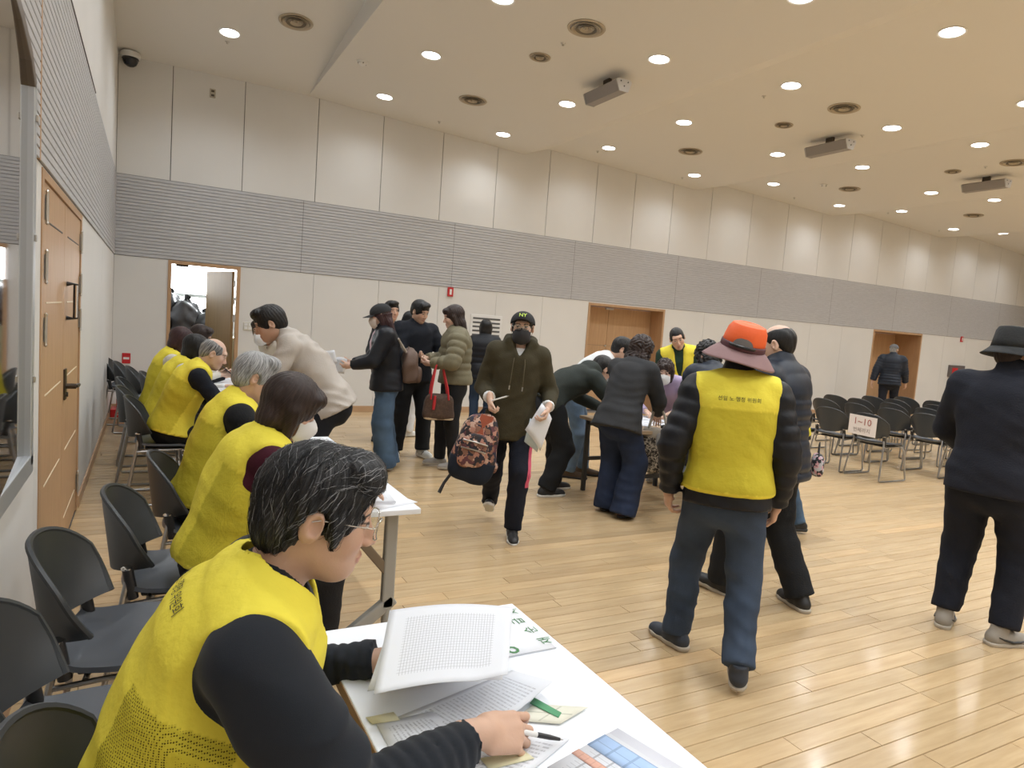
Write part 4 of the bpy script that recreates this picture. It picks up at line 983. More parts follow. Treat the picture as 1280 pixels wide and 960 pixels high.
def person(label, loc, head_deg, h=1.70, female=False, g=1.0, pelvis=None, lean=(0, 0), tilt=0, twist=0, head=(0, 0, 0),
           handR=None, handL=None, poleR=None, poleL=None, dirR=None, dirL=None, palmR=None, palmL=None, curlR=(25, 25, 20), curlL=(25, 25, 20), fcR=None, fcL=None, thumbR=(35, 20), thumbL=(35, 20),
           footR=None, footL=None, kneeR=(0.15, 1, 0.1), kneeL=(-0.15, 1, 0.1), top=None, vest=None, bottom=None, hair=('short', 'black'), skin=(.62, .40, .29),
           shoes=None, q='mid', mouth=0, group=None, neck=.090, capped=False):
    root = empty('person', (loc[0], loc[1], 0), -R(head_deg), label, 'person', group)
    gh, hh, nh = {'near': (.006, .0032, .0028), 'mid': (.0125, .0055, .0045), 'far': (.017, .008, .0055)}[q]
    sd_ = sum(map(ord, label)) % 17
    P = V3(0, 0, .546*h) if pelvis is None else V3(*pelvis)
    T0 = rot('z', -twist*.5)@rot('y', tilt*.6)@rot('x', -lean[0]); T1 = rot('z', -twist)@rot('y', tilt)@rot('x', -lean[1])
    Mid = P+T0@V3(0, 0, .135*h); N = Mid+T1@V3(0, 0, .165*h)
    Hb = T1@rot('x', lean[1])@rot('z', -head[0])@rot('x', -head[1])@rot('y', head[2]); hs = h/1.72*(1.0 if not female else 1.0); hs = .5*hs+.5
    nd = unit(T1@V3(0, .22, 1)*.7+Hb@V3(0, .12, 1)*.5); HC = N+nd*(neck*h)
    fp = lambda a: HC+Hb@(np.asarray(a, float)*hs)
    sw = (.104 if not female else .094)*h*(.5+.5*g)
    arm_u, arm_f = .175*h, .150*h; J = {}
    for s, nm, ht, pl, dr, pm in ((1, 'R', handR, poleR, dirR, palmR), (-1, 'L', handL, poleL, dirL, palmL)):
        S = N+T1@V3(s*sw, 0, -.028*h); t = V3(*ht) if ht is not None else S+V3(s*.07, .03, -.31*h)
        Eb, W = ik(S, t, arm_u, arm_f, pl if pl is not None else (s*.5, -1, -.2))
        fd = unit(W-Eb); dr = fd if dr is None else unit(dr)
        J[nm] = (S, Eb, W, dr, np.asarray(pm, float) if pm is not None else V3(-s, .2, 0))
    leg_t, leg_s = .243*h, .235*h
    for s, nm, ft, kn in ((1, 'R', footR, kneeR), (-1, 'L', footL, kneeL)):
        Hp = P+rot('z', -twist*.3)@V3(s*.052*h*min(g, 1.15), 0, -.02*h); f = ft if ft is not None else (s*.095, 0, 0, 0, 0)
        f = tuple(f)+(0,)*(5-len(f)); Fm = rot('z', -f[4])@rot('x', f[3]); A = V3(f[0], f[1], f[2])+Fm@V3(0, 0, .085)+ (V3(0, 0, 0))
        K, A = ik(Hp, A, leg_t, leg_s, kn); J['leg'+nm] = (Hp, K, A, Fm)
    gi = lambda r: r*h*g
    def rings(t, hem=None, flare=0.0, top_=True, k=1.0):
        B0, B1 = T0, T1; rg = []
        if hem: rg.append((P+B0@V3(0, 0, -hem), B0, gi(.098)+t+flare, gi(.076)+t+flare))
        rg += [(P+B0@V3(0, -.004, .0), B0, gi(.097)+t+flare*.3, gi(.076)+t+flare*.3), (P+B0@V3(0, 0, .075*h), B0, gi(.086)+t, gi(.066)+t), (Mid+B1@V3(0, 0, .03*h), B1, gi(.093)+t, gi(.069)+t), (Mid+B1@V3(0, 0, .095*h), B1, gi(.096)+t, gi(.068)+t)]
        if top_: rg += [(Mid+B1@V3(0, -.004, .135*h), B1, .082*h*k+t, .052*h+t), (N+B1@V3(0, 0, -.005*h), B1, .042*h+t*.6, .040*h+t*.6)]
        return rg
    # ---- body (head, hands and the limbs under the clothes): one mesh
    vs, qs, cl = head_build(HC, Hb, hs, N, T1, hh, skin, female)
    V, Q, Cc = [vs], [qs], [cl]; off = len(vs)
    def addp(vs, qs):
        nonlocal off
        if len(vs) == 0: return
        V.append(vs); Q.append(qs+off); Cc.append(np.tile(np.array([*skin, 1.0]), (len(vs), 1))); off += len(vs)
    hsz = (1.0 if not female else .92)*(h/1.72)
    for s, nm, cu, fc, th in ((1, 'R', curlR, fcR, thumbR), (-1, 'L', curlL, fcL, thumbL)):
        S, Eb, W, dr, pm = J[nm]; pr = hand_prims(W, dr, pm, s, cu, th, hsz, fc)
        pr.append((P_cap(W-unit(W-Eb)*.09, W, .030*hsz, .025*hsz), .01))
        lo, hi = bounds([a for a, _ in pr]); v = Vol(lo, hi, nh)
        for a, k in pr: v.add(a, k)
        addp(*v.net())
    pr = [(P_loft(rings(-.012)), .02)]
    for nm in 'RL':
        S, Eb, W, dr, pm = J[nm]; pr += [(P_cap(S, Eb, .026*h, .022*h), .02), (P_cap(Eb, W, .022*h, .015*h), .02)]
        Hp, K, A, Fm = J['leg'+nm]; pr += [(P_cap(Hp, K, .042*h, .030*h), .02), (P_cap(K, A, .028*h, .020*h), .02)]
    lo, hi = bounds([a for a, _ in pr]); v = Vol(lo, hi, .022)
    for a, k in pr: v.add(a, k)
    addp(*v.net())
    body = link('body', np_mesh('body', np.vstack(V), np.vstack(Q), np.vstack(Cc)), M_skin, root)
    # ---- hair
    if hair:
        a, b, hc_ = hair_build(HC, Hb, hs*(hair[2] if len(hair) > 2 else 1), hair[0], hh*(1.0 if q != 'near' else .9), N, T1, h, capped); hair_o = link('hair', np_mesh('hair', a, b, hc_), HAIR[hair[1]], root)
        if q == 'near': add_strands(a, b, HC, Hb, hair_o)
    # ---- top
    if top:
        t = top.get('t', .012); hem = top.get('hem', .06); qu = top.get('quilt'); qa = top.get('quilt_arm', qu); ar = top.get('arm', 1.0)
        pr = [(P_loft(rings(t, hem, top.get('flare', .01)), qu), 0)]
        for nm in 'RL':
            S, Eb, W, dr, pm = J[nm]; fd = unit(W-Eb); We = W-fd*top.get('cuff', .015)
            pr += [(P_cap(S-T1@V3(0, 0, .004*h), Eb, (.037*h)*ar+t*.6, (.029*h)*ar+t*.5, qa), .03), (P_cap(Eb, We, (.029*h)*ar+t*.5, (.0185*h)*ar+t*.5, top.get('quilt_fore', qa)), .015),
                   (P_cap(N+T1@V3(0, 0, -.02*h), S, .034*h+t*.4, .036*h+t*.5), .03)]
        c = top.get('collar', 0)
        if c: pr.append((P_loft([(N+T1@V3(0, -.005, -.03), T1, .060*h/1.7*1.25, .058*h/1.7*1.25), (N+nd*c+T1@V3(0, -.006, 0), T1, .058+t*.5, .062+t*.5)]), .02))
        if top.get('hood'):
            pr += [(P_ell(N+T1@V3(0, -.085, .02), T1, np.array([.125, .055, .085])), .03)]
            for s in (-1, 1): pr += [(P_cap(N+T1@V3(s*.085, -.05, .052), N+T1@V3(s*.082, .045, .040), .042, .034), .02), (P_cap(N+T1@V3(s*.082, .045, .040), N+T1@V3(s*.018, .110, -.055), .034, .022), .02)]
        lo, hi = bounds([a for a, _ in pr]); v = Vol(lo, hi, gh*(.8 if (qu or qa) else 1))
        for a, k in pr: v.add(a, k)
        v.wrinkle(top.get('wr', .006), 17, sum(map(ord, label)) % 7)
        if q != 'far': v.wrinkle(top.get('wr', .006)*.5, 37, sum(map(ord, label)) % 5+1)
        if not qu: v.folds(top.get('fold', .008), .07, unit(V3(.25, .1, 1)), sd_)
        v.cut(P+T0@V3(0, 0, -hem), -T0[:, 2], P+T0@V3(0, 0, -hem), .34)
        for nm in 'RL':
            S, Eb, W, dr, pm = J[nm]; fd = unit(W-Eb); v.cut(W-fd*top.get('cuff', .015), fd, W, .085)
        if top.get('neckcut', True): v.sub(P_cap(N+T1@V3(0, .012, -.01), HC, .056*(.92 if female else 1), .050), .008)
        if top.get('vneck'):
            z = top['vneck']; v.sub(P_cap(N+T1@V3(0, .085, .02), N+T1@V3(0, .115, -z), .045, .008), .006)
        a, b = v.net(); a = relax(a, b, 1 if (qu or q == 'near') else 2); tp_ = link(top.get('name', 'jacket'), np_mesh('top', a, b), top['mat'], root)
        if top.get('inner'):
            pr = [P_loft(rings(t-.010, hem-.03)[1:], None)]; lo, hi = bounds(pr); v2 = Vol(lo, hi, gh)
            v2.add(pr[0], 0); v2.sub(P_cap(N+T1@V3(0, .012, -.005), HC, .052, .050), .008); a, b = v2.net(); link('undershirt', np_mesh('undershirt', a, b), top['inner'], root)
        if top.get('front'):           # shirt showing in the open front of the jacket
            w_ = top['frontw']
            pr = [P_loft([(c_+B_@V3(0, .006, 0), B_, w_*(.7 if i_ < 2 else 1), ry_+.008) for i_, (c_, B_, rx_, ry_) in enumerate(rings(t)[1:6])])]; lo, hi = bounds(pr); v2 = Vol(lo, hi, gh); v2.add(pr[0], 0)
            cutp = P+T0@V3(0, .0, 0); v2.cut(P, -T1[:, 1]); a, b = v2.net(); link('shirt_front', np_mesh('shirt_front', a, b), top['front'], root)
    # ---- vest
    vo = None
    if vest is not None:
        t = vest.get('t', .030); hem = vest.get('hem', .05)
        rg = rings(t, hem, vest.get('flare', .02)); rg[-2] = (rg[-2][0], rg[-2][1], .090*h+t, .052*h+t); rg[-1] = (N+T1@V3(0, -.004, .004*h), T1, .050*h+t*.4, .046*h+t*.4)
        pr = [P_loft(rg)]
        for s, nm in ((1, 'R'), (-1, 'L')): pr.append(P_cap(N+T1@V3(0, 0, -.024*h), J[nm][0], .036*h+t*.55, .037*h+t*.62))
        lo, hi = bounds(pr); v = Vol(lo, hi, gh)
        for i, a in enumerate(pr): v.add(a, .03 if i else 0)
        v.wrinkle(vest.get('wr', .007), 15, 3+sd_ % 5); v.folds(.007, .09, unit(V3(.5, .3, 1)), sd_)
        v.cut(P+T0@V3(0, 0, -hem), -T0[:, 2], P+T0@V3(0, 0, -hem), .34)
        aw = vest.get('arm', .152)
        for s in (-1, 1):
            v.sub(P_ell(Mid+T1@V3(s*aw*h, 0, .098*h), T1, np.array([.052, .16, .078])*h), .006)
            v.cut(Mid+T1@V3(s*.118*h, 0, .1*h), T1[:, 0]*s, Mid+T1@V3(s*.16*h, 0, .12*h), .12*h)
        v.sub(P_cap(N+T1@V3(0, .008, -.022), HC, vest.get('neck', .074), .064), .012)
        z = vest.get('vneck', .20); v.sub(P_cap(N+T1@V3(0, .10, .03), N+T1@V3(0, .17, -z), .055, .022), .006)
        a, b = v.net(); a = relax(a, b, 4); loc1 = (a-Mid)@T1; col = np.ones((len(a), 4)); yz = vest.get('yoke', .085*h)
        yoke = loc1[:, 2] > yz; side = np.abs(loc1[:, 0]) > .062*h
        back = loc1[:, 1] < .03*h
        col[:, :3] = YEL; low = (~yoke) & back & ((vest.get('mesh', 'back') == 'back') | side); col[low, :3] = YEL2
        col[:, 3] = np.where(low, vest.get('dots', 0.0), 0.0)
        hemd = (a-P)@T0[:, 2] < -hem+.022; col[hemd, :3] = YEL; col[hemd, 3] = 0
        vo = link('vest', np_mesh('vest', a, b, col), M_vest, root)
        zf = [Mid+T1@V3(.004, .20, -.02*h), P+T0@V3(.004, .22, -hem+.01)]
        if vest.get('text'):
            tm = text_mesh(vest['text'], vest.get('tsize', .05)); bv = BVHTree.FromPolygons([tuple(x) for x in a], [tuple(int(i) for i in f) for f in b])
            ok = 0
            for vt in tm.vertices:
                u_ = -vt.co.x if False else vt.co.x; base = Mid+T1@V3(u_, -.5, vest.get('tz', .115*h)+vt.co.y)
                hit = bv.ray_cast(Vector(base), Vector(T1[:, 1]))
                if hit[0] is not None: vt.co = hit[0]-Vector(T1[:, 1])*.0025; ok += 1
                else: vt.co = Vector(Mid+T1@V3(u_, -.1, vest.get('tz', .115*h)+vt.co.y))
            link('lettering', tm, M_ink, vo)
    # ---- trousers
    if bottom:
        rh, rk, ra = bottom.get('r', (.060, .046, .038) if P[2] > .65 else (.050, .044, .038)); rh, rk, ra = rh*h*(.4+.6*g), rk*h, ra*h
        pr = [(P_loft([(P+T0@V3(0, 0, -(.015 if P[2] < .65 else .045)*h), T0, gi(.094)+.006, gi(.074)+.006), (P+T0@V3(0, 0, .01*h), T0, gi(.096)+.004, gi(.075)+.004), (P+T0@V3(0, 0, .06*h), T0, gi(.088)+.004, gi(.066)+.004)]), 0)]
        for nm in 'RL':
            Hp, K, A, Fm = J['leg'+nm]; sd = unit(A-K); pr += [(P_cap(Hp, K, rh, rk), .03), (P_cap(K, A+sd*bottom.get('drop', .015), rk, ra), .02)]
        lo, hi = bounds([a for a, _ in pr]); v = Vol(lo, hi, gh*1.1)
        for a, k in pr: v.add(a, k)
        v.wrinkle(bottom.get('wr', .006), 19, sum(map(ord, label)) % 6, (1, 1, 1.5))
        v.folds(bottom.get('fold', .009), .075, unit(V3(.35, .2, 1)), sd_)
        for nm in 'RL':
            Hp, K, A, Fm = J['leg'+nm]; sd = unit(A-K); e = A+sd*bottom.get('drop', .015); v.cut(e, sd, e, .16)
        a, b = v.net(); a = relax(a, b, 1); bt = link(bottom.get('name', 'trousers'), np_mesh('trousers', a, b), bottom['mat'], root)
        if bottom.get('stripes'):
            bv = BVHTree.FromPolygons([tuple(x) for x in a], [tuple(int(i) for i in f) for f in b])
            for s, nm in ((1, 'R'), (-1, 'L')):
                Hp, K, A, Fm = J['leg'+nm]
                for i in range(3):
                    pts = []
                    for t_ in np.linspace(.2, 1.22, 16):
                        c_ = Hp+(K-Hp)*t_ if t_ < 1 else K+(A-K)*(t_-1)
                        d_ = unit(V3(s*.8, .62+.26*(i-1), 0)); hit = bv.ray_cast(Vector(c_+d_*.3), Vector(-d_))
                        if hit[0] is not None: pts.append(np.array(hit[0])+d_*.001)
                    if len(pts) > 2: MB().tube(pts, .005, 5).build('side_stripe', bottom['stripes'], bt, True)
    # ---- shoes
    if shoes:
        for nm in 'RL':
            Hp, K, A, Fm = J['leg'+nm]; o = link('shoe', SHOE_UP.copy(), shoes['mat'], root); sc_ = (h/1.70)*shoes.get('s', 1.0)*(.93 if female else 1.03)
            Mx = Matrix(np.vstack([np.hstack([Fm*sc_, (A-Fm@V3(0, 0, .085*sc_))[:, None]]), [0, 0, 0, 1]]).tolist()); o.matrix_local = Mx
            link('sole', SHOE_SO.copy(), shoes['sole'], o)
            if shoes.get('deco'): shoe_deco(o, shoes['decom'], shoes['deco'])
    return dict(root=root, fp=fp, Hb=Hb, HC=HC, hs=hs, N=N, T1=T1, T0=T0, P=P, Mid=Mid, J=J, vest=vo, h=h, to_world=lambda a: np.array([loc[0], loc[1], 0])+rot('z', -head_deg)@np.asarray(a, float), body=body)

# ---- headgear
def add_cap(p, m, brim_m=None, logo=None, back=0, yaw=0, tip=-6):
    Rm = rot('z', -yaw)@rot('x', tip); f = lambda a: p['fp'](Rm@np.asarray(a, float))
    def dome(u, v):
        a = u*2*math.pi; e = v*math.pi/2; r = math.cos(e); return f((.091*r*math.cos(a), -.012+.112*r*math.sin(a), .030+.094*math.sin(e)**.9))
    o = MB().grid(dome, 29, 11, .003).build('cap', m, p['root'], True)
    def brim(u, v):
        a = (u*2-1)*1.05; x = (.090-.004*v)*math.sin(a); y = -.012+.110*math.cos(a)+v*.078*math.cos(a*.9)**.8; return f((x, y, .036-.020*(math.sin(a)**2)*1.0-.010*v))
    MB().grid(brim, 17, 7, .004).build('brim', brim_m or m, o, True)
    MB().lathe([(.0001, .006), (.007, .004), (.009, 0)], 10, M=Matrix.Translation(f((0, -.012, .124)))).build('button', m, o, True)
    if logo:
        tm = text_mesh(logo[0], logo[2])
        for v in tm.vertices: v.co = Vector(f((-v.co.x if False else -v.co.x*-1*-1, .0, 0)))*0+Vector(f((-v.co.x, -.012+.112*math.cos(math.asin(min(1, (.072+v.co.y-.030)/.094)))*math.cos(v.co.x/.095)+.008, .072+v.co.y)))
        link('cap_logo', tm, logo[1], o)
    return o
def add_hat(p, prof, m, name, n=40, tip=0, roll=0, sy=1.2, wave=None, th=.003):
    Rm = Matrix((rot('x', tip)@rot('y', roll)).tolist()).to_4x4(); B = Matrix(p['Hb'].tolist()).to_4x4(); Mx = Matrix.Translation(p['HC']) @ B @ Rm @ Matrix.Scale(p['hs'], 4)
    o = MB().lathe(prof, n, 1.0, sy, Mx @ Matrix.Translation((0, -.012, 0)), wave).build(name, m, p['root'], True)
    s = o.modifiers.new('solid', 'SOLIDIFY'); s.thickness = th; return o
# ------------------------------------------------------------------ the people
def loc_of(loc, head):
    Mi = rot('z', head)
    return lambda x, y, z: tuple(Mi@np.array([x-loc[0], y-loc[1], z]))
SK1, SK2, SK3 = (.60, .375, .265), (.66, .44, .335), (.56, .345, .245)
C_blk = cloth('black knit', (.013, .014, .016)); C_blk2 = cloth('black cotton', (.016, .016, .018)); C_navy = cloth('navy knit', (.013, .016, .024)); C_maroon = cloth('maroon knit', (.055, .008, .018))
C_beige = cloth('beige cotton', (.47, .43, .39), bump=.2); C_cream = cloth('cream knit', (.68, .64, .57)); C_white = cloth('white cotton', (.72, .73, .74)); C_pink = cloth('pale pink knit', (.66, .50, .56))
C_olive = cloth('olive quilted nylon', (.185, .165, .105), .6); C_hood = cloth('dark olive fleece', (.052, .044, .024)); C_green = cloth('dark green fleece', (.030, .036, .032)); C_char = cloth('charcoal wool', (.038, .039, .042))
C_puff = cloth('black puffer nylon', (.012, .013, .017), .45, .1); C_npuff = cloth('navy puffer nylon', (.020, .026, .040), .42, .1); C_lav = cloth('lavender cotton', (.42, .34, .50)); C_taupe = cloth('taupe wool', (.30, .245, .215))
C_dgrn = cloth('forest green fleece', (.018, .042, .028)); C_slate = cloth('slate jersey', (.016, .018, .027))
def denim(name, c): return mat(name, c, .8, bump=.3, bscale=300, var=.28, vscale=5, spec=.2)
D_blue = denim('blue denim', (.075, .125, .20)); D_light = denim('light denim', (.14, .21, .31)); D_dark = denim('dark denim', (.022, .038, .072)); D_navy = denim('navy wide denim', (.022, .032, .065)); D_wash = denim('washed dark denim', (.045, .064, .100))
S_white = mat('white shoe leather', (.66, .65, .62), .5); S_grey = mat('grey sneaker mesh', (.34, .32, .30), .7, bump=.2); S_black = mat('black shoe', (.015, .015, .016), .5); S_navy = mat('navy shoe', (.03, .038, .055), .6); S_brown = mat('brown boot suede', (.10, .065, .04), .8); S_tan = mat('taupe sneaker', (.30, .27, .23), .7)
SO_white = mat('white sole', (.68, .67, .63), .6); SO_dark = mat('dark sole', (.03, .03, .03), .7); SO_beige = mat('beige sole', (.45, .40, .33), .7)
M_mwhite = mat('mask white', (.74, .75, .76), .8); M_mblack = mat('mask black', (.02, .02, .025), .7); M_grim = mat('silver rim', (.6, .6, .58), .25, 1.0)

PEOPLE = {}
# 1 foreground man writing
lc, hd = (.455, 1.295), 99; w = loc_of(lc, hd)
PEOPLE['writer'] = p = person('man in glasses with grey-streaked black hair, yellow mesh vest, writing at the white table', lc, hd, 1.72, pelvis=(0, 0, .562), lean=(16, 26), head=(3, 13, 0), g=1.08,
    handR=w(.985, 1.065, .788), poleR=(.6, -.3, -1), dirR=(rot('z', hd)@unit(V3(.86, -.02, -.12))), palmR=rot('z', hd)@V3(-.12, .62, -.75), fcR=((24, 42, 26), (36, 50, 30), (44, 56, 32), (50, 56, 36)), thumbR=(20, 25),
    handL=w(.92, 1.43, .765), poleL=(-.5, -.3, -1), dirL=rot('z', hd)@unit(V3(.9, -.05, .05)), palmL=rot('z', hd)@V3(0, -.3, -.9), curlL=(25, 30, 20),
    footR=(.10, .36, 0), footL=(-.10, .40, 0), top=dict(mat=cloth('black ribbed knit', (.014, .017, .023), bump=.12, bscale=700, sheen=.08), t=.012, hem=.03, name='sweater', wr=.010, fold=.010, arm=1.16, quilt_fore=(.026, .007)), vest=dict(dots=1.0, mesh='side', text='선일 노·행정 위원회', tsize=.025, yoke=.055*1.72, tz=.128*1.72, vneck=.20, hem=.03, neck=.098),
    bottom=dict(mat=C_blk2), hair=('salt_full', 'salt'), skin=SK1, shoes=dict(mat=S_black, sole=SO_dark), q='near')
glasses_build(p['fp'], M_grim, p['root'])
# 2 woman in maroon
lc, hd = (.70, 2.84), 88
PEOPLE['maroon'] = p = person('seated woman with dark bob and white mask, yellow vest over maroon sleeves', lc, hd, 1.64, True, 1.12, pelvis=(0, 0, .562), lean=(14, 24), tilt=3, head=(12, 24, 0),
    handR=(.16, .50, .79), handL=(-.18, .50, .79), palmR=(0, 0, -1), palmL=(0, 0, -1), poleR=(.7, -.2, -1), poleL=(-.7, -.2, -1), footR=(.1, .40, 0), footL=(-.1, .42, 0), top=dict(mat=C_maroon, t=.010, hem=.03, name='sweater'), vest=dict(dots=.25, hem=.03, mesh='side', flare=.015, vneck=.14), bottom=dict(mat=C_blk2), hair=('bob', 'brown', 1.1), skin=SK2, shoes=dict(mat=S_black, sole=SO_dark))
mask_build(p['fp'], M_mwhite, p['root'], beak=.012)
# 3 grey-haired man
lc, hd = (.70, 3.72), 88
PEOPLE['grey'] = person('seated grey-haired man in yellow vest over black sleeves', lc, hd, 1.70, pelvis=(0, 0, .562), lean=(12, 22), head=(6, 16, 0), g=1.03,
    handR=(.15, .50, .79), handL=(-.18, .50, .79), palmR=(0, 0, -1), palmL=(0, 0, -1), poleR=(.6, -.2, -1), poleL=(-.6, -.2, -1), footR=(.1, .40, 0), footL=(-.1, .42, 0), top=dict(mat=C_blk, t=.012, hem=.03, collar=.03, name='sweater'), vest=dict(dots=.3, hem=.03, flare=.015), bottom=dict(mat=C_blk2), hair=('short_full', 'grey'), skin=SK1, shoes=dict(mat=S_black, sole=SO_dark))
# 4 balding man at the far table
lc, hd = (.60, 5.84), 88
PEOPLE['bald'] = person('seated balding man in yellow vest over navy sleeves writing at the far table', lc, hd, 1.70, pelvis=(0, 0, .562), lean=(14, 30), head=(5, 24, 0), g=1.0,
    handR=(.10, .56, .79), handL=(-.14, .52, .79), palmR=(0, 0, -1), palmL=(0, 0, -1), poleR=(.6, -.2, -1), poleL=(-.6, -.2, -1), footR=(.1, .40, 0), footL=(-.1, .42, 0), top=dict(mat=C_navy, t=.012, hem=.03, collar=.03, name='sweater'), vest=dict(dots=0, hem=.03, flare=.025), bottom=dict(mat=C_blk2), hair=('balding', 'balding'), skin=SK2, shoes=dict(mat=S_black, sole=SO_dark), q='mid')
# 5-7 the three beyond him
lc, hd = (.55, 6.50), 86
person('seated person with black bob, yellow vest over white sleeves, beside the balding man', lc, hd, 1.62, True, pelvis=(0, 0, .562), lean=(14, 26), head=(10, 18, 0), handR=(.12, .56, .795), handL=(-.14, .54, .795), palmR=(0, 0, -1), palmL=(0, 0, -1), poleR=(.6, -.2, -1), poleL=(-.6, -.2, -1), footR=(.1, .4, 0), footL=(-.1, .42, 0), top=dict(mat=C_white, t=.012, hem=.03, name='sweater'), vest=dict(hem=.03), bottom=dict(mat=C_blk2), hair=('bob', 'black'), skin=SK2, shoes=dict(mat=S_black, sole=SO_dark), q='far')
lc, hd = (.52, 7.20), 86
person('seated woman with maroon-brown hair, yellow vest over cream sleeves, holding a phone', lc, hd, 1.64, True, pelvis=(0, 0, .562), lean=(8, 18), head=(8, 22, 0), handR=(.06, .55, .86), handL=(-.04, .55, .86), palmR=(-1, 0, 0), palmL=(1, 0, 0), poleR=(.6, -.2, -1), poleL=(-.6, -.2, -1), footR=(.1, .4, 0), footL=(-.1, .42, 0), top=dict(mat=C_cream, t=.012, hem=.03, name='sweater'), vest=dict(hem=.03), bottom=dict(mat=C_blk2), hair=('bob', 'maroon'), skin=SK2, shoes=dict(mat=S_black, sole=SO_dark), q='far')
lc, hd = (.70, 7.82), 94
person('seated dark-haired person in black at the far end of the table row', lc, hd, 1.70, pelvis=(0, 0, .562), lean=(10, 20), head=(10, 20, 0), handR=(.14, .46, .80), handL=(-.14, .46, .80), palmR=(0, 0, -1), palmL=(0, 0, -1), poleR=(.6, -.2, -1), poleL=(-.6, -.2, -1), footR=(.1, .4, 0), footL=(-.1, .42, 0), top=dict(mat=C_blk, t=.014, hem=.03, name='sweater'), bottom=dict(mat=C_blk2), hair=('short_full', 'brown'), skin=SK1, shoes=dict(mat=S_black, sole=SO_dark), q='far')
# 8 man in beige bending over the far table
lc, hd = (1.55, 4.98), 284
PEOPLE['beige'] = person('young man in beige shirt and dark trousers bending over the far table', lc, hd, 1.74, pelvis=(0, -.06, .92), lean=(28, 46), head=(-4, 26, 0), handR=(.14, .54, .82), handL=(-.14, .48, .82), palmR=(0, 0, -1), palmL=(0, 0, -1), poleR=(.8, -.3, 0), poleL=(-.8, -.3, 0), footR=(.11, -.02, 0), footL=(-.11, .05, 0), top=dict(mat=C_beige, t=.020, hem=.10, collar=.035, name='shirt', wr=.014, fold=.016, flare=.03), bottom=dict(mat=cloth('dark navy twill', (.014, .016, .022))), hair=('short_full', 'black'), skin=SK3, shoes=dict(mat=S_black, sole=SO_dark))
# 9 masked woman behind him
lc, hd = (1.58, 6.25), 250
p = person('woman with white mask and cream jacket leaning in behind the man in beige', lc, hd, 1.60, True, pelvis=(0, -.05, .84), lean=(22, 42), head=(-28, 12, 8), handR=(.12, .32, .86), handL=(-.12, .30, .86), palmR=(0, 0, -1), palmL=(0, 0, -1), footR=(.09, 0, 0), footL=(-.09, .03, 0), top=dict(mat=C_cream, t=.022, hem=.06), bottom=dict(mat=C_blk2), hair=('bob', 'brown'), skin=SK2, shoes=dict(mat=S_black, sole=SO_dark), q='far')
mask_build(p['fp'], M_mwhite, p['root'], beak=.01)
# 10 woman with black cap
lc, hd = (2.55, 6.58), 283
PEOPLE['cap'] = p = person('woman in black cap, mask, black jacket and wide blue jeans reading papers', lc, hd, 1.66, True, 1.0, lean=(3, 7), head=(0, 12, 0), handR=(.05, .34, 1.06), handL=(-.09, .36, 1.04), poleR=(.8, -.6, -.6), poleL=(-.8, -.6, -.6), palmR=(-.7, .1, .5), palmL=(.7, .1, .5), curlR=(35, 35, 20), curlL=(35, 35, 20), footR=(.09, -.08, 0, 0, 6), footL=(-.09, -.03, 0, 0, -6),
    top=dict(mat=C_puff, t=.030, hem=.10, collar=.05, arm=1.15, flare=.015, front=C_pink, frontw=.075), bottom=dict(mat=D_blue, r=(.060, .062, .064), name='jeans', drop=.05), hair=('long', 'maroon'), capped=True, skin=SK2, shoes=dict(mat=S_white, sole=SO_white))
add_cap(p, mat('black cap cotton', (.014, .014, .016), .8, bump=.2)); mask_build(p['fp'], mat('mask beige', (.62, .53, .47), .8), p['root'])
# 11, 12 behind
lc, hd = (3.02, 8.05), 150
person('dark-haired man in dark jacket mostly hidden behind the woman with black cap', lc, hd, 1.72, head=(20, 0, 0), top=dict(mat=C_char, t=.02, hem=.1, collar=.05), bottom=dict(mat=C_blk2), hair=('short_full', 'black'), skin=SK1, shoes=dict(mat=S_black, sole=SO_dark), q='far')
lc, hd = (3.40, 8.42), 75
person('woman with tied black hair in white shirt and white trousers, back of the queue', lc, hd, 1.62, True, head=(15, 4, 0), top=dict(mat=C_white, t=.016, hem=.06, name='shirt'), bottom=dict(mat=C_white, r=(.058, .05, .05)), hair=('tied', 'black'), skin=SK2, shoes=dict(mat=S_white, sole=SO_white), q='far')
# 13 man in black
lc, hd = (3.05, 7.20), 172
PEOPLE['black'] = person('man in black jacket and black trousers looking down at a phone', lc, hd, 1.74, g=1.12, lean=(0, 3), head=(-16, 20, 0), handR=(.05, .30, 1.10), handL=(-.12, .29, 1.12), poleR=(1, -.4, -.5), poleL=(-1, -.4, -.5), palmR=(-.6, 0, .6), palmL=(.6, 0, .6), footR=(.17, .02, 0, 0, 25), footL=(-.10, .14, 0, 0, -5),
    top=dict(mat=cloth('black twill jacket', (.011, .013, .019)), t=.026, hem=.10, collar=.045, arm=1.2), bottom=dict(mat=C_blk, r=(.063, .052, .047)), hair=('short_full', 'black'), skin=SK1, shoes=dict(mat=S_white, sole=SO_white, deco='stripes', decom=S_black))
# 14 woman in olive
lc, hd = (3.27, 6.52), 286
PEOPLE['olive'] = person('woman with long brown hair in olive quilted jacket and black trousers', lc, hd, 1.70, True, 1.06, lean=(0, 2), head=(0, 14, 0), handR=(.02, .31, 1.14), handL=(-.14, .27, 1.10), poleR=(.8, -.5, -.7), poleL=(-.9, -.5, -.7), palmR=(-.6, 0, .6), palmL=(.6, 0, .6), curlR=(40, 40, 20), curlL=(40, 40, 20), footR=(.07, .10, 0), footL=(-.10, -.04, 0, 0, -8),
    top=dict(mat=C_olive, t=.034, hem=.03, collar=.04, arm=1.25, quilt=(.075, .017), flare=.0), bottom=dict(mat=C_blk2, r=(.060, .046, .036)), hair=('long', 'brown'), skin=SK2, shoes=dict(mat=S_grey, sole=SO_beige))
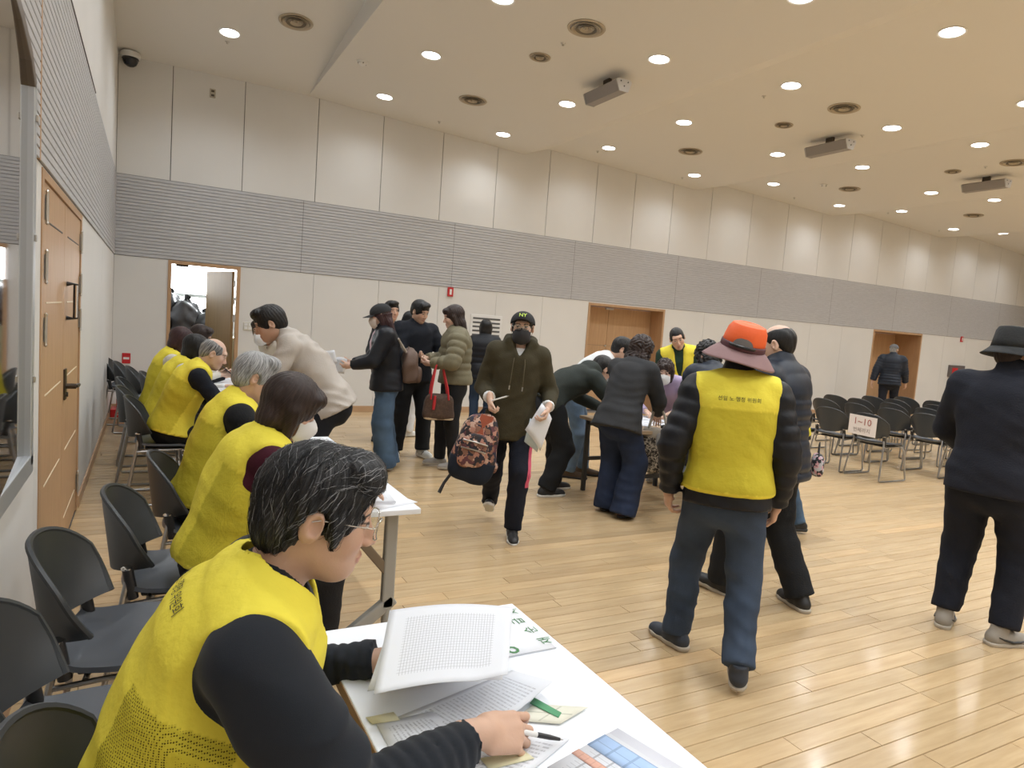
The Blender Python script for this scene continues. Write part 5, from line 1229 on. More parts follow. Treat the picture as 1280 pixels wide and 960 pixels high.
# 15 woman in black puffer behind
lc, hd = (4.72, 8.85), 25
person('person in black puffer and jeans standing by the louvred vent, seen from behind', lc, hd, 1.58, True, 1.1, head=(0, 8, 0), top=dict(mat=C_puff, t=.035, hem=.13, collar=.05, quilt=(.08, .016), arm=1.2), bottom=dict(mat=D_dark), hair=('bob', 'black'), skin=SK2, shoes=dict(mat=S_black, sole=SO_dark), q='far')
# 16 walking woman
lc, hd = (2.82, 4.40), 205; w = loc_of(lc, hd)
PEOPLE['walk'] = p = person('woman walking in black cap, black mask, dark olive hoodie and striped track trousers', lc, hd, 1.68, True, 1.0, pelvis=(0, 0, .885), lean=(2, 2), tilt=-4, head=(6, 2, 4), handR=(.17, .20, 1.02), handL=(-.25, .20, .98), poleR=(.3, -1, -.1), poleL=(-.25, -1, -.1), palmR=(-1, .2, 0), palmL=(1, .2, -.1), curlR=(60, 60, 40), curlL=(45, 45, 30), dirL=(.25, .35, -.8), dirR=(-.1, .3, -1),
    footR=(.10, -.28, .07, 28, 4), footL=(-.06, .16, .0, -6, -4), kneeR=(.1, 1, .1), kneeL=(-.1, 1, .1), top=dict(mat=C_hood, t=.027, hem=.17, arm=1.1, hood=True, name='hoodie', flare=.01, cuff=.03, vneck=.06), bottom=dict(mat=cloth('navy track knit', (.011, .013, .022)), r=(.058, .046, .038), stripes=mat('pink stripe', (.72, .12, .20), .7)), capped=True, hair=('tied', 'black'), skin=SK2, shoes=dict(mat=S_black, sole=SO_white, deco='lace', decom=S_black))
capm = mat('black cap twill', (.014, .014, .016), .8, bump=.2); c = add_cap(p, capm, logo=('NY', mat('lime thread', (.68, .95, .10), .6), .042), tip=15)
mask_build(p['fp'], M_mblack, p['root']); glasses_build(p['fp'], M_grim, p['root'], hgt=.017)
T1, N, P = p['T1'], p['N'], p['P']
for s in (-1, 1):
    o = MB().tube([N+T1@V3(s*.035, .100, -.045), N+T1@V3(s*.042, .165, -.10), N+T1@V3(s*.045, .178, -.20), N+T1@V3(s*.047, .182, -.27)], .0035, 6).build('drawstring', cloth('cord olive', (.10, .085, .05)), p['root'], True)
    MB().tube([N+T1@V3(s*.047, .182, -.265), N+T1@V3(s*.047, .184, -.295)], .005, 6).build('aglet', M_steel, o, True)
tee = MB().grid(lambda u, v: N+T1@V3((u*2-1)*.055*(1-v*.6), .066+.035*v, .002-.055*v), 7, 5, .004).build('tee_neckline', C_white, p['root'], True)
for s, nm in ((1, 'R'), (-1, 'L')):
    S_, E_, W_, d_, pm_ = p['J'][nm]; fd = unit(W_-E_)
    MB().tube([W_-fd*.055, W_-fd*.012], [.047, .043], 14).build('rolled_cuff', C_white, p['root'], True)
# 17 man in green hoodie bending
lc, hd = (3.80, 5.34), 92
PEOPLE['hoodie'] = person('man in dark green hoodie and black trousers bending over the folding table', lc, hd, 1.72, pelvis=(0, -.10, .88), lean=(48, 72), head=(0, 30, 0), handR=(.16, .58, .79), handL=(-.12, .58, .80), palmR=(0, 0, -1), palmL=(0, 0, -1), poleR=(.9, -.5, .2), poleL=(-.9, -.5, .2), footR=(.12, -.10, 0), footL=(-.12, .10, 0),
    top=dict(mat=C_green, t=.024, hem=.07, hood=True, name='hoodie', arm=1.15, wr=.008), bottom=dict(mat=C_blk, r=(.066, .058, .048), wr=.012), hair=('short_full', 'black'), skin=SK3, shoes=dict(mat=S_black, sole=SO_white, deco='lace', decom=S_white))
# 18 man in white shirt and jeans bending
lc, hd = (4.46, 5.92), 128
PEOPLE['whiteb'] = person('man in white shirt and light jeans bending behind the green hoodie', lc, hd, 1.72, pelvis=(0, -.08, .92), lean=(32, 55), head=(-6, 20, 0), handR=(.14, .52, .79), handL=(-.14, .52, .80), palmR=(0, 0, -1), palmL=(0, 0, -1), poleR=(.9, -.5, .2), poleL=(-.9, -.5, .2), footR=(.11, -.05, 0), footL=(-.11, .08, 0),
    top=dict(mat=C_white, t=.020, hem=.05, name='shirt'), bottom=dict(mat=D_light, name='jeans'), hair=('short_full', 'black'), skin=SK1, shoes=dict(mat=S_brown, sole=SO_dark))
# 19 woman in charcoal blazer
lc, hd = (3.97, 4.56), 66
PEOPLE['blazer'] = person('woman with curly brown hair in charcoal blazer and wide navy trousers at the folding table', lc, hd, 1.62, True, 1.02, pelvis=(0, -.04, .85), lean=(18, 30), head=(12, 18, 0), handR=(.12, .44, .86), handL=(-.12, .46, .80), palmR=(0, 0, -1), palmL=(0, 0, -1), poleR=(.9, -.7, -.4), poleL=(-.9, -.6, -.4), footR=(.11, -.02, 0), footL=(-.10, .06, 0),
    top=dict(mat=C_char, t=.026, hem=.12, arm=1.2, flare=.035, collar=.02, name='blazer'), bottom=dict(mat=D_navy, r=(.064, .066, .070), drop=.06), hair=('curly', 'brown'), skin=SK2, shoes=dict(mat=mat('black red shoe', (.05, .015, .02), .6), sole=SO_dark))
# 20 woman in lavender
lc, hd = (5.24, 5.44), 232
p = person('woman with brown bob in lavender top and khaki trousers writing at the folding table', lc, hd, 1.58, True, pelvis=(0, -.12, .80), lean=(38, 58), head=(-8, 14, 0), handR=(.12, .44, .79), handL=(-.12, .42, .80), palmR=(0, 0, -1), palmL=(0, 0, -1), poleR=(.9, -.5, .1), poleL=(-.9, -.5, .1), footR=(.1, -.05, 0), footL=(-.1, .05, 0), top=dict(mat=C_lav, t=.016, hem=.05, name='blouse'), bottom=dict(mat=cloth('khaki cotton', (.42, .37, .29))), hair=('messy_bob', 'brown'), skin=SK2, shoes=dict(mat=S_tan, sole=SO_beige))
mask_build(p['fp'], M_mwhite, p['root'])
# 21 standing man in vest
lc, hd = (5.90, 6.0), 222
PEOPLE['vestman'] = person('smiling man in yellow vest over green fleece leaning towards the folding table', lc, hd, 1.76, pelvis=(0, -.05, .91), lean=(10, 24), tilt=8, head=(-5, 22, 10), handR=(.18, .34, .95), handL=(-.2, .3, .9), footR=(.12, -.02, 0), footL=(-.12, .04, 0), top=dict(mat=C_dgrn, t=.016, hem=.05, collar=.055, name='fleece'), vest=dict(t=.034, vneck=.30, hem=.03), bottom=dict(mat=C_blk2), hair=('short', 'black'), skin=SK1, shoes=dict(mat=S_navy, sole=SO_dark))
# 22 woman in taupe
lc, hd = (5.44, 4.76), 268
person('black-haired woman in taupe coat bent over the far side of the folding table', lc, hd, 1.60, True, pelvis=(0, -.05, .84), lean=(24, 44), head=(-10, 48, 0), handR=(.12, .42, .79), handL=(-.12, .42, .80), palmR=(0, 0, -1), palmL=(0, 0, -1), poleR=(.9, -.5, .1), poleL=(-.9, -.5, .1), footR=(.1, 0, 0), footL=(-.1, .04, 0), top=dict(mat=C_taupe, t=.026, hem=.12, arm=1.15, name='coat'), bottom=dict(mat=C_blk2), hair=('messy_bob', 'black'), skin=SK2, shoes=dict(mat=S_black, sole=SO_dark))
# 25 person in navy jacket at the near side
lc, hd = (4.42, 3.92), 18
person('black-haired person in navy quilted jacket at the near side of the folding table', lc, hd, 1.58, True, 1.05, lean=(14, 26), head=(-14, 36, 0), handR=(.14, .4, .86), handL=(-.14, .4, .84), footR=(.1, 0, 0), footL=(-.1, .05, 0), top=dict(mat=C_npuff, t=.034, hem=.1, collar=.04, quilt=(.075, .016), arm=1.2), bottom=dict(mat=C_blk2), hair=('messy_bob', 'black'), skin=SK2, shoes=dict(mat=S_black, sole=SO_dark))
# 23 man with the orange hat
lc, hd = (2.85, 2.27), 40
PEOPLE['orange'] = p = person('man seen from behind in orange hat with mauve brim, yellow vest over black puffer', lc, hd, 1.64, False, 1.0, pelvis=(0, 0, .865), lean=(3, 4), head=(8, 6, 4), handR=(.235, .05, .80), handL=(-.265, .02, .82), poleR=(.6, -1, 0), poleL=(-.6, -1, 0), palmR=(-1, .3, 0), palmL=(1, .3, 0), curlR=(35, 40, 25), curlL=(35, 40, 25), footL=(-.16, .13, 0, 0, -42), footR=(.10, -.20, .05, 24, 2), kneeL=(-.2, 1, .1),
    top=dict(mat=C_puff, t=.030, hem=.08, collar=.075, quilt_arm=(.070, .012), arm=1.12, cuff=.0), vest=dict(t=.046, hem=.02, flare=.012, text='선일 노·행정 위원회', tsize=.023, tz=.118*1.66, yoke=.088*1.66, arm=.162, dots=0, wr=.006), bottom=dict(mat=D_wash, r=(.062, .050, .043), name='jeans', wr=.009), capped=True, hair=('short', 'black'), skin=SK3, shoes=dict(mat=S_navy, sole=SO_beige), q='mid')
M_or = mat('orange nylon', (.85, .125, .022), .55, bump=.15, bscale=50); M_mauve = mat('mauve nylon', (.25, .145, .145), .7, bump=.1)
crown = add_hat(p, [(.0001, .150), (.05, .149), (.078, .140), (.092, .115), (.099, .075), (.103, .030)], M_or, 'hat_crown', tip=13, roll=8)
def wv(q, r): return -.018*math.cos(2*q)*((r-.103)/.11)
brim = add_hat(p, [(.103, .030), (.120, .018), (.145, -.002), (.166, -.022), (.175, -.030)], M_mauve, 'hat_brim', tip=13, roll=8, sy=1.12, wave=wv)
add_hat(p, [(.1045, .055), (.106, .045), (.1065, .028), (.105, .025)], mat('hat band', (.10, .035, .045), .7), 'hat_band', tip=13, roll=8)
Rm = rot('x', 13)@rot('y', 8)
MB().tube([p['fp'](Rm@V3(.110*math.sin(t), -.012-1.2*.110*math.cos(t), .046)) for t in np.linspace(-.55, .55, 11)], .007, 6).build('hat_strap', M_black, p['root'], True)
MB().grid(lambda u, v: p['fp'](Rm@V3(.106*math.sin((u-.5)*.9*math.sqrt(1-.9*v*v)), -.012-1.2*.1065*math.cos((u-.5)*.9*math.sqrt(1-.9*v*v))+.006*v, .050+.034*v)), 11, 6, .003).build('hat_opening', mat('grey hat opening', (.16, .15, .15), .8), p['root'], True)
# 24 balding man in navy puffer
lc, hd = (3.74, 2.76), 344
PEOPLE['navy'] = person('balding man in navy quilted jacket and black trousers facing the orange-hatted man', lc, hd, 1.70, False, 1.05, pelvis=(0, 0, .89), lean=(2, 3), head=(-8, 8, 0), handR=(.14, .34, 1.0), handL=(-.16, .34, 1.0), poleR=(1, -.8, -.3), poleL=(-1, -.8, -.3), footR=(.08, -.20, 0, 0, 30), footL=(-.10, .22, 0, 8, 0), top=dict(mat=C_npuff, t=.038, hem=.13, collar=.06, quilt=(.060, .020), wr=.004, arm=1.35, quilt_arm=(.065, .016)), bottom=dict(mat=C_blk, r=(.060, .052, .050)), hair=('balding', 'black'), skin=SK2, shoes=dict(mat=S_black, sole=SO_beige))
# 26 person in jeans beyond
lc, hd = (5.05, 3.74), 300
person('black-haired person in yellow vest and blue jeans beyond the navy puffer man', lc, hd, 1.56, False, 1.0, lean=(10, 18), head=(0, 5, 0), handR=(.25, .1, .82), footR=(.06, -.18, 0), footL=(-.08, .12, 0), top=dict(mat=C_blk, t=.02, hem=.06, collar=.04), vest=dict(hem=.03), bottom=dict(mat=D_blue, name='jeans'), hair=('short_full', 'black'), skin=SK1, shoes=dict(mat=S_black, sole=SO_dark))
# 27 man at the far door
lc, hd = (15.0, 9.3), 62
p = person('man in grey cap, mask and navy puffer walking past the far wooden door', lc, hd, 1.74, False, 1.1, head=(12, 4, 0), lean=(4, 4), handR=(.30, .22, .86), handL=(-.34, -.12, .86), footR=(.1, .18, 0), footL=(-.1, -.18, 0), top=dict(mat=C_npuff, t=.036, hem=.12, collar=.05, quilt=(.06, .016), arm=1.3), bottom=dict(mat=C_slate), capped=True, hair=('short', 'grey'), skin=SK1, shoes=dict(mat=S_black, sole=SO_dark), q='far')
add_cap(p, mat('grey cap', (.14, .14, .15), .8)); mask_build(p['fp'], M_mwhite, p['root'])
# 28 man in bucket hat
lc, hd = (4.58, 1.98), 76
PEOPLE['bucket'] = p = person('man seen from behind in dark bucket hat, navy jacket and navy trousers', lc, hd, 1.74, False, 1.14, pelvis=(0, 0, .92), lean=(0, 3), head=(26, 4, 0), handR=(.30, .10, .84), handL=(-.20, .34, .98), poleR=(.8, -.8, 0), poleL=(-1, -.6, -.2), footL=(-.15, .0, 0, 0, -10), footR=(.13, -.02, 0, 0, 34),
    top=dict(mat=C_slate, t=.034, hem=.10, collar=.07, arm=1.32, wr=.007), bottom=dict(mat=cloth('navy jogger', (.012, .014, .022), wr=0) if False else cloth('navy jogger', (.012, .014, .022)), r=(.066, .054, .042), drop=-.012), capped=True, hair=('short', 'brown'), skin=SK1, shoes=dict(mat=S_tan, sole=SO_beige, deco='swoosh', decom=S_black), q='mid')
M_bk = mat('charcoal hat cotton', (.022, .024, .026), .85, bump=.3, bscale=90)
add_hat(p, [(.0001, .142), (.06, .141), (.086, .134), (.094, .115), (.100, .06), (.104, .025)], M_bk, 'hat_crown', tip=-3)
add_hat(p, [(.104, .027), (.115, .012), (.135, -.010), (.146, -.020)], M_bk, 'hat_brim', tip=-3, sy=1.14)
# 29 seated in the audience
lc, hd = (11.35, 3.55), 90
person('black-haired person sitting alone in the audience rows beyond the bucket-hat man', lc, hd, 1.68, pelvis=(0, 0, .562), lean=(0, 5), handR=(.14, .3, .60), handL=(-.14, .3, .60), footR=(.1, .4, 0), footL=(-.1, .4, 0), top=dict(mat=C_slate, t=.02, hem=.03), bottom=dict(mat=C_blk2), hair=('short_full', 'black'), skin=SK1, shoes=dict(mat=S_black, sole=SO_dark), q='far')
# ------------------------------------------------------------------ things held, worn and lying about
def spots_mat(name, cols, scale=40, dist=.5, rough=.7):
    m = bpy.data.materials.new(name); m.use_nodes = True; nt = m.node_tree; b = nt.nodes['Principled BSDF']; b.inputs['Roughness'].default_value = rough; L = nt.links.new
    tc = nt.nodes.new('ShaderNodeTexCoord'); v = nt.nodes.new('ShaderNodeTexVoronoi'); v.inputs['Scale'].default_value = scale; n = nt.nodes.new('ShaderNodeTexNoise'); n.inputs['Scale'].default_value = scale*.8
    mx = nt.nodes.new('ShaderNodeMix'); mx.data_type = 'VECTOR'; mx.inputs['Factor'].default_value = .06; L(tc.outputs['Object'], mx.inputs[4]); L(n.outputs['Color'], mx.inputs[5]); L(tc.outputs['Object'], n.inputs['Vector']); L(mx.outputs[1], v.inputs['Vector'])
    sp = nt.nodes.new('ShaderNodeSeparateColor'); L(v.outputs['Color'], sp.inputs[0]); cr = nt.nodes.new('ShaderNodeValToRGB'); cr.color_ramp.interpolation = 'CONSTANT'; e = cr.color_ramp.elements
    e[0].position = 0; e[0].color = (*cols[0], 1); e[1].position = 1/len(cols); e[1].color = (*cols[1], 1)
    for i in range(2, len(cols)): x = e.new(i/len(cols)); x.color = (*cols[i], 1)
    L(sp.outputs[0], cr.inputs[0]); L(cr.outputs[0], b.inputs['Base Color']); MATS[name] = m; return m
def soft_box(name, c, r, m, parent, B=np.eye(3), n=4.0, taper=0.0, h=.009, wr=.004, cuts=()):
    c = np.asarray(c, float); r = np.asarray(r, float); e = np.abs(B)@r
    v = Vol(c-e*1.02, c+e*1.02, h); X, Y, Z = v.xyz(); x, y, z = X-c[0], Y-c[1], Z-c[2]
    q = [(x*B[0, i]+y*B[1, i]+z*B[2, i]) for i in range(3)]; k = 1-taper*(q[2]/r[2])
    v.D = ((((np.abs(q[0])/(r[0]*k))**n+(np.abs(q[1])/(r[1]*k))**n+(np.abs(q[2])/r[2])**n)**(1/n)-1)*r.min()).astype(np.float32)
    if wr: v.wrinkle(wr, 26, 2)
    for pt, nr in cuts: v.cut(pt, nr)
    return link(name, np_mesh(name, *v.net()), m, parent)
M_floral = spots_mat('floral print', [(.02, .02, .03), (.45, .22, .16), (.03, .02, .02), (.55, .36, .28), (.12, .04, .05), (.25, .12, .08), (.02, .02, .04)], 34)
M_navyc = cloth('navy canvas', (.016, .021, .034)); M_rust = cloth('rust lining', (.33, .09, .05))
# floral backpack in the walking woman's right hand
pw = PEOPLE['walk']; hw = pw['to_world'](pw['J']['R'][2]+unit(pw['J']['R'][3])*.07)
bp = empty('backpack', (hw[0], hw[1], hw[2]), 0, 'floral print backpack with navy base hanging from the walking woman\'s hand', 'bag')
Bb = rot('z', -25)@rot('y', 12)
def bq(x, y, z): return Bb@V3(x, y, z)
cb = bq(-.02, -.02, -.30); zc = Bb[:, 2]
soft_box('upper_body', cb, (.155, .085, .25), M_floral, bp, Bb, 3.2, .22, cuts=[(cb+zc*-.085, -zc)])
soft_box('base', cb, (.158, .088, .252), M_navyc, bp, Bb, 3.2, .22, cuts=[(cb+zc*-.075, zc)])
soft_box('front_pocket', cb+bq(-.02, -.085, -.01), (.10, .035, .12), M_floral, bp, Bb, 3.0, .1)
for z in (.055, .0): MB().tube([cb+bq(-.11, -.115, z), cb+bq(-.02, -.128, z+.005), cb+bq(.07, -.118, z)], .006, 6).build('zip', M_steel, bp, True)
MB().grid(lambda u, v: cb+bq(-.05+.09*u+.02*v, -.070-.012*math.sin(u*3.1)+.035*v, .10+.15*v), 6, 6, .004).build('lining', M_rust, bp, True)
for s in (-1, 1): MB().tube([cb+bq(s*.05, .07, .23), cb+bq(s*.09, .13, .10), cb+bq(s*.11, .125, -.08), cb+bq(s*.12, .08, -.20)], [.016, .022, .020, .010], 8).build('shoulder_strap', M_navyc, bp, True)
MB().tube([cb+bq(-.04, .03, .235), cb+bq(-.02, .02, .29), cb+bq(.02, .02, .30), cb+bq(.05, .03, .235)], .009, 8).build('carry_loop', M_navyc, bp, True)
MB().tube([cb+bq(-.12, .06, -.24), cb+bq(-.15, .03, -.31), cb+bq(-.165, .0, -.38)], [.012, .012, .015], 6).build('loose_strap', M_black, bp, True)
soft_box('side_tag', cb+bq(.155, -.02, -.10), (.03, .02, .04), M_floral, bp, Bb, 3, 0, .006)
# her sheets and pen
hl = pw['to_world'](pw['J']['L'][2]+unit(pw['J']['L'][3])*.075); r_ = np.array([math.cos(YAW), -math.sin(YAW), 0])
a = hl+np.array([-.07, -.02, .06])
sheet('paper_sheet', [hl+r_*-.135+np.array([0, 0, -.10]), hl+r_*-.005+np.array([0, .02, -.25]), hl+r_*.06+np.array([.0, .02, -.01]), hl+r_*-.03+np.array([0, 0, .10])], M_paper, 'white sheet of paper hanging in the walking woman\'s left hand', nu=6, nv=6, curl=lambda u, v: (0, -.02*math.sin(u*3.1), 0))
sheet('paper_sheet', [hl+r_*-.12+np.array([0, .03, -.19]), hl+r_*-.02+np.array([0, .03, -.26]), hl+r_*.02+np.array([.0, .03, -.05]), hl+r_*-.09+np.array([0, .03, -.02])], mat('pale blue paper', (.62, .72, .78), .8), 'pale blue sheet behind the white paper in the walking woman\'s hand', nu=5, nv=5)
pen = empty('pen', tuple(hw), 0, 'white pen in the walking woman\'s right hand', 'pen')
MB().tube([(-.02, .0, .045), (.04, -.05, .075), (.085, -.08, .095)], .0055, 8).build('barrel', M_white_pl, pen, True); MB().tube([(.085, -.08, .095), (.095, -.088, .1)], [.004, .001], 6).build('tip', M_steel, pen, True)
# brown handbag with red straps on the arm of the woman in olive
po = PEOPLE['olive']; S_, E_, W_, d_, m_ = po['J']['L']; el = po['to_world'](E_*.45+W_*.55)
M_mono = spots_mat('brown canvas', [(.065, .035, .022), (.085, .048, .030), (.055, .030, .020)], 70); M_redl = mat('red leather', (.50, .025, .03), .45)
hb = empty('handbag', tuple(el), R(-15), 'brown handbag with red leather straps on the arm of the woman in olive', 'bag')
soft_box('body', (0, -.03, -.44), (.155, .075, .135), M_mono, hb, np.eye(3), 4, .12)
soft_box('corner_base', (0, -.03, -.545), (.140, .07, .025), mat('cream piping', (.6, .5, .38), .6), hb, np.eye(3), 4, 0)
for s in (-1, 1): MB().tube([(.09, -.03+s*.07, -.36), (.075, -.03+s*.07, -.25), (.02, -.01+s*.03, -.03), (-.015, s*.0, .045), (-.05, -.01+s*.03, -.03), (-.085, -.03+s*.07, -.25), (-.09, -.03+s*.07, -.36)], .0095, 8).build('strap', M_redl, hb, True)
MB().tube([(-.05, -.11, -.32), (-.055, -.115, -.40), (-.06, -.115, -.46)], [.012, .016, .014], 6).build('red_charm', M_redl, hb, True)
# brown quilted backpack on the woman with the cap
pc = PEOPLE['cap']; Rz = rot('z', -283)
bk = empty('backpack', tuple(pc['to_world']((0, -.225, 0))[:2])+(0,), -R(283), 'brown quilted backpack worn by the woman with the black cap', 'bag')
M_bq = cloth('brown quilted nylon', (.13, .085, .065), .55)
soft_box('body', (0, 0, 1.06), (.140, .080, .17), M_bq, bk, np.eye(3), 3.6, .10, wr=.010); soft_box('pocket', (0, -.08, .98), (.105, .04, .09), M_bq, bk, np.eye(3), 3, 0, wr=.006)
for s in (-1, 1): MB().tube([(s*.08, .05, 1.20), (s*.115, .14, 1.33), (s*.13, .29, 1.30), (s*.14, .345, 1.20), (s*.165, .32, 1.08)], .013, 8).build('strap', mat('strap tan', (.36, .31, .26), .7), bk, True)
MB().tube([(-.03, .02, 1.215), (0, .02, 1.255), (.03, .02, 1.215)], .007, 6).build('loop', M_bq, bk, True)
# her papers
ha = pc['to_world']((pc['J']['R'][2]+pc['J']['L'][2])/2+V3(0, .12, .02))
sheet('paper_sheet', [ha+r_*-.10+V3(0, .02, -.16), ha+r_*.05+V3(0, -.02, -.12), ha+r_*.07+V3(0, -.04, .03), ha+r_*-.07+V3(0, .0, .02)], M_text, 'printed leaflet the woman with the black cap is reading', nu=6, nv=6, curl=lambda u, v: (0, 0, .02*math.sin(u*3.1)))
sheet('paper_sheet', [ha+r_*-.13+V3(0, .0, -.02), ha+r_*-.02+V3(0, -.03, -.02), ha+r_*-.06+V3(0, -.03, .11), ha+r_*-.16+V3(0, .0, .09)], M_paper, 'folded white slip sticking up in front of the woman with the black cap', nu=5, nv=5)
# phones
def phone(at, rz, rx, label):
    o = empty('phone', tuple(at), rz, label, 'phone'); Mx = Matrix.Rotation(rx, 4, 'X')
    MB().box((-.037, -.004, -.078), (.037, .004, .078), Mx).build('case', M_black, o, bevel=.003); MB().box((-.034, .004, -.074), (.034, .005, .074), Mx).build('screen', mat('phone screen', (.05, .06, .08), .1), o); return o
q = PEOPLE['black']; pp = (q['J']['R'][2]+q['J']['L'][2])/2; phone(q['to_world'](pp+V3(0, .08, .035)), -R(172), R(-60), 'black phone held by the man in the black jacket')
q = PEOPLE['olive']; pp = q['J']['R'][2]; phone(q['to_world'](pp+V3(-.03, .10, .02)), -R(286), R(-60), 'black phone in the hands of the woman in olive')
# leopard tote on the woman in the blazer
pb = PEOPLE['blazer']; W_ = pb['to_world'](pb['J']['R'][1]*.5+pb['J']['R'][2]*.5)
tt = empty('tote_bag', (W_[0], W_[1], W_[2]), R(-40), 'cream tote bag with leopard print on the arm of the woman in blazer', 'bag')
M_leo = spots_mat('leopard print', [(.02, .016, .012), (.45, .38, .29), (.03, .02, .015), (.50, .43, .34)], 75); M_tote = cloth('tote cream', (.46, .42, .36))
soft_box('body', (.02, -.05, -.40), (.145, .05, .16), M_leo, tt, np.eye(3), 4, -.05); soft_box('upper_band', (.02, -.05, -.22), (.135, .045, .045), M_tote, tt, np.eye(3), 4, 0)
soft_box('label_patch', (.05, -.098, -.27), (.045, .012, .06), mat('silver patch', (.30, .30, .30), .4), tt, np.eye(3), 4, 0, .005, 0)
for s in (-1, 1): MB().tube([(-.07, -.05+s*.04, -.22), (-.04, -.02+s*.02, -.06), (.0, 0, .045), (.06, -.02+s*.02, -.06), (.10, -.05+s*.04, -.22)], .011, 8).build('handle', M_tote, tt, True)
# floral pouch beyond the navy puffer
q = at_y(1017, 577, 3.62)
fpch = empty('pouch', (q[0]+.05, 3.62, q[2]), R(40), 'black floral pouch with wrist loop beside the blue jeans', 'bag')
soft_box('body', (0, 0, -.03), (.10, .05, .095), spots_mat('pink floral print', [(.012, .012, .016), (.55, .30, .33), (.015, .015, .02), (.45, .45, .48), (.02, .02, .02)], 42), fpch, np.eye(3), 3, .1, .007)
MB().tube([(-.08, 0, .05), (-.02, 0, .16), (.04, 0, .13), (.09, 0, .02)], .006, 6).build('loop', M_black, fpch, True)

# ---- writing table
sheet('form_sheet', [at_z(467, 868, .815), at_z(634, 853, .815), at_z(641, 759, .845), at_z(487, 763, .845)], M_form, 'large printed form with a ruled grid held over the white table', nu=18, nv=18, curl=lambda u, v: (0, 0, .012*math.sin(u*math.pi)+.018*max(0, u-.75)*4*(1-v)))
for i, (dx, dz) in enumerate(((-.012, -.010), (.01, -.018))):
    sheet('paper_sheet', [at_z(470+dx*900, 864, .800-i*.006), at_z(628, 850-i*3, .800-i*.006), at_z(636, 762, .83-i*.006), at_z(492, 766, .83-i*.006)], M_paper, ('white sheet directly beneath the ruled form on the writing table', 'lowest white sheet under the ruled form on the writing table')[i], nu=8, nv=8, curl=lambda u, v: (0, 0, .01*math.sin(u*math.pi)))
sheet('paper_sheet', [tp(497, 896), tp(560, 935), tp(690, 868, .745), tp(640, 838)], M_text, 'printed text page under the writing hand', nu=10, nv=10, curl=lambda u, v: (0, 0, .03*u*max(0, v-.6)*2.5))
sheet('paper_sheet', [tp(470, 905), tp(500, 960), tp(600, 930), tp(540, 890)], M_text2, 'page with sparse printed lines near the writing sleeve', nu=6, nv=6, curl=lambda u, v: (0, 0, .0012))
sheet('paper_sheet', [tp(640, 900, TZ+.003), tp(668, 880, TZ+.004), tp(735, 884, TZ+.004), tp(700, 905, TZ+.003)], print_mat('cream slip print', 'grid', (.74, .73, .62), (.35, .36, .28), 2, 2, .06, .5), 'cream slip with thin ruled border beyond the pen', nu=5, nv=5)
MB_g = sheet('green_strip', [tp(662, 879, TZ+.006), tp(668, 872, TZ+.006), tp(702, 891, TZ+.005), tp(698, 897, TZ+.005)], mat('green print', (.10, .33, .17), .7), 'narrow green printed strip along a slip on the writing table', nu=6, nv=3)
sheet('paper_sheet', [tp(560, 962), tp(640, 985), tp(712, 925), tp(650, 912)], M_text2, 'white page with a ruled line below the pen tip', nu=6, nv=6, curl=lambda u, v: (0, 0, .0016))
sheet('sticky_note', [tp(457, 897, TZ+.002), tp(466, 905, TZ+.002), tp(500, 900, TZ+.002), tp(492, 890, TZ+.002)], mat('yellow note', (.78, .74, .50), .8), 'pale yellow sticky note by the sleeve', nu=3, nv=3)
sheet('sticky_note', [tp(600, 948, TZ+.004), tp(612, 962, TZ+.004), tp(668, 948, TZ+.004), tp(655, 938, TZ+.004)], MATS['yellow note'], 'pale yellow note under the writing hand', nu=3, nv=3)
# coloured chart
c0 = tp(772, 911); e1 = unit(tp(862, 966)-c0)*.297; e2 = -np.array([e1[1]*-1, e1[0], 0])*-1; e2 = unit(np.cross(np.array([0, 0, 1.0]), e1))*-.21
zz = np.array([0, 0, .0015])
ch = sheet('chart_sheet', [c0+zz, c0+e1+zz, c0+e1+e2+zz, c0+e2+zz], mat('grey-white paper', (.66, .67, .74), .8), 'printed chart with blue and orange blocks on the writing table', nu=4, nv=4)
cc = np.array(ch.location)
def block(name, u0, u1, v0, v1, m, z):
    P4 = [c0+e1*u+e2*v+zz+np.array([0, 0, z]) for u, v in ((u0, v0), (u1, v0), (u1, v1), (u0, v1))]
    o = sheet(name, P4, m, None, nu=4, nv=4, parent=ch); o.location = tuple(np.array(o.location)-cc); return o
block('white_area', .0, 1, .14, 1, M_cols, .001); block('blue_block', .0, .72, .20, .46, print_mat('blue block print', 'grid', (.42, .58, .85), (.20, .28, .45), 5, 2, .0, .5), .002)
block('orange_row', .0, .6, .58, .68, print_mat('orange row print', 'grid', (.72, .42, .33), (.45, .25, .2), 12, 1, .0, .4), .002)
# table sign with green lettering
s0 = tp(700, 806); fx = 1.385
sg = sheet('table_sign', [V3(1.12, 1.40, TZ+.0006), V3(fx-.01, 1.40, TZ+.0006), V3(fx-.01, 1.665, TZ+.0006), V3(1.12, 1.665, TZ+.0006)], mat('sign paper', (.78, .80, .85), .6), 'paper sign with green lettering at the corner of the writing table', 'sign', nu=4, nv=4)
M_gink = mat('green ink', (.07, .22, .085), .7); base = np.array(sg.location)
def table_text(s, size, px, py, parent):
    me = text_mesh(s, size); o = link('lettering', me, M_gink, parent); p_ = tp(px, py, TZ+.002)-base
    o.location = tuple(p_); o.rotation_euler = (0, 0, R(90)); return o
for s_, x_, y_ in (('재', 683, 800), ('순', 664, 787), ('급', 648, 776), ('지', 642, 764)): table_text(s_, .042, x_, y_, sg)
table_text('8', .085, 637, 813, sg)
MB().box((1.12-base[0], 1.400-base[1], .0015), (fx-.01-base[0], 1.4012-base[1], .002)).build('fold_line', mat('grey line', (.4, .42, .45), .8), sg)
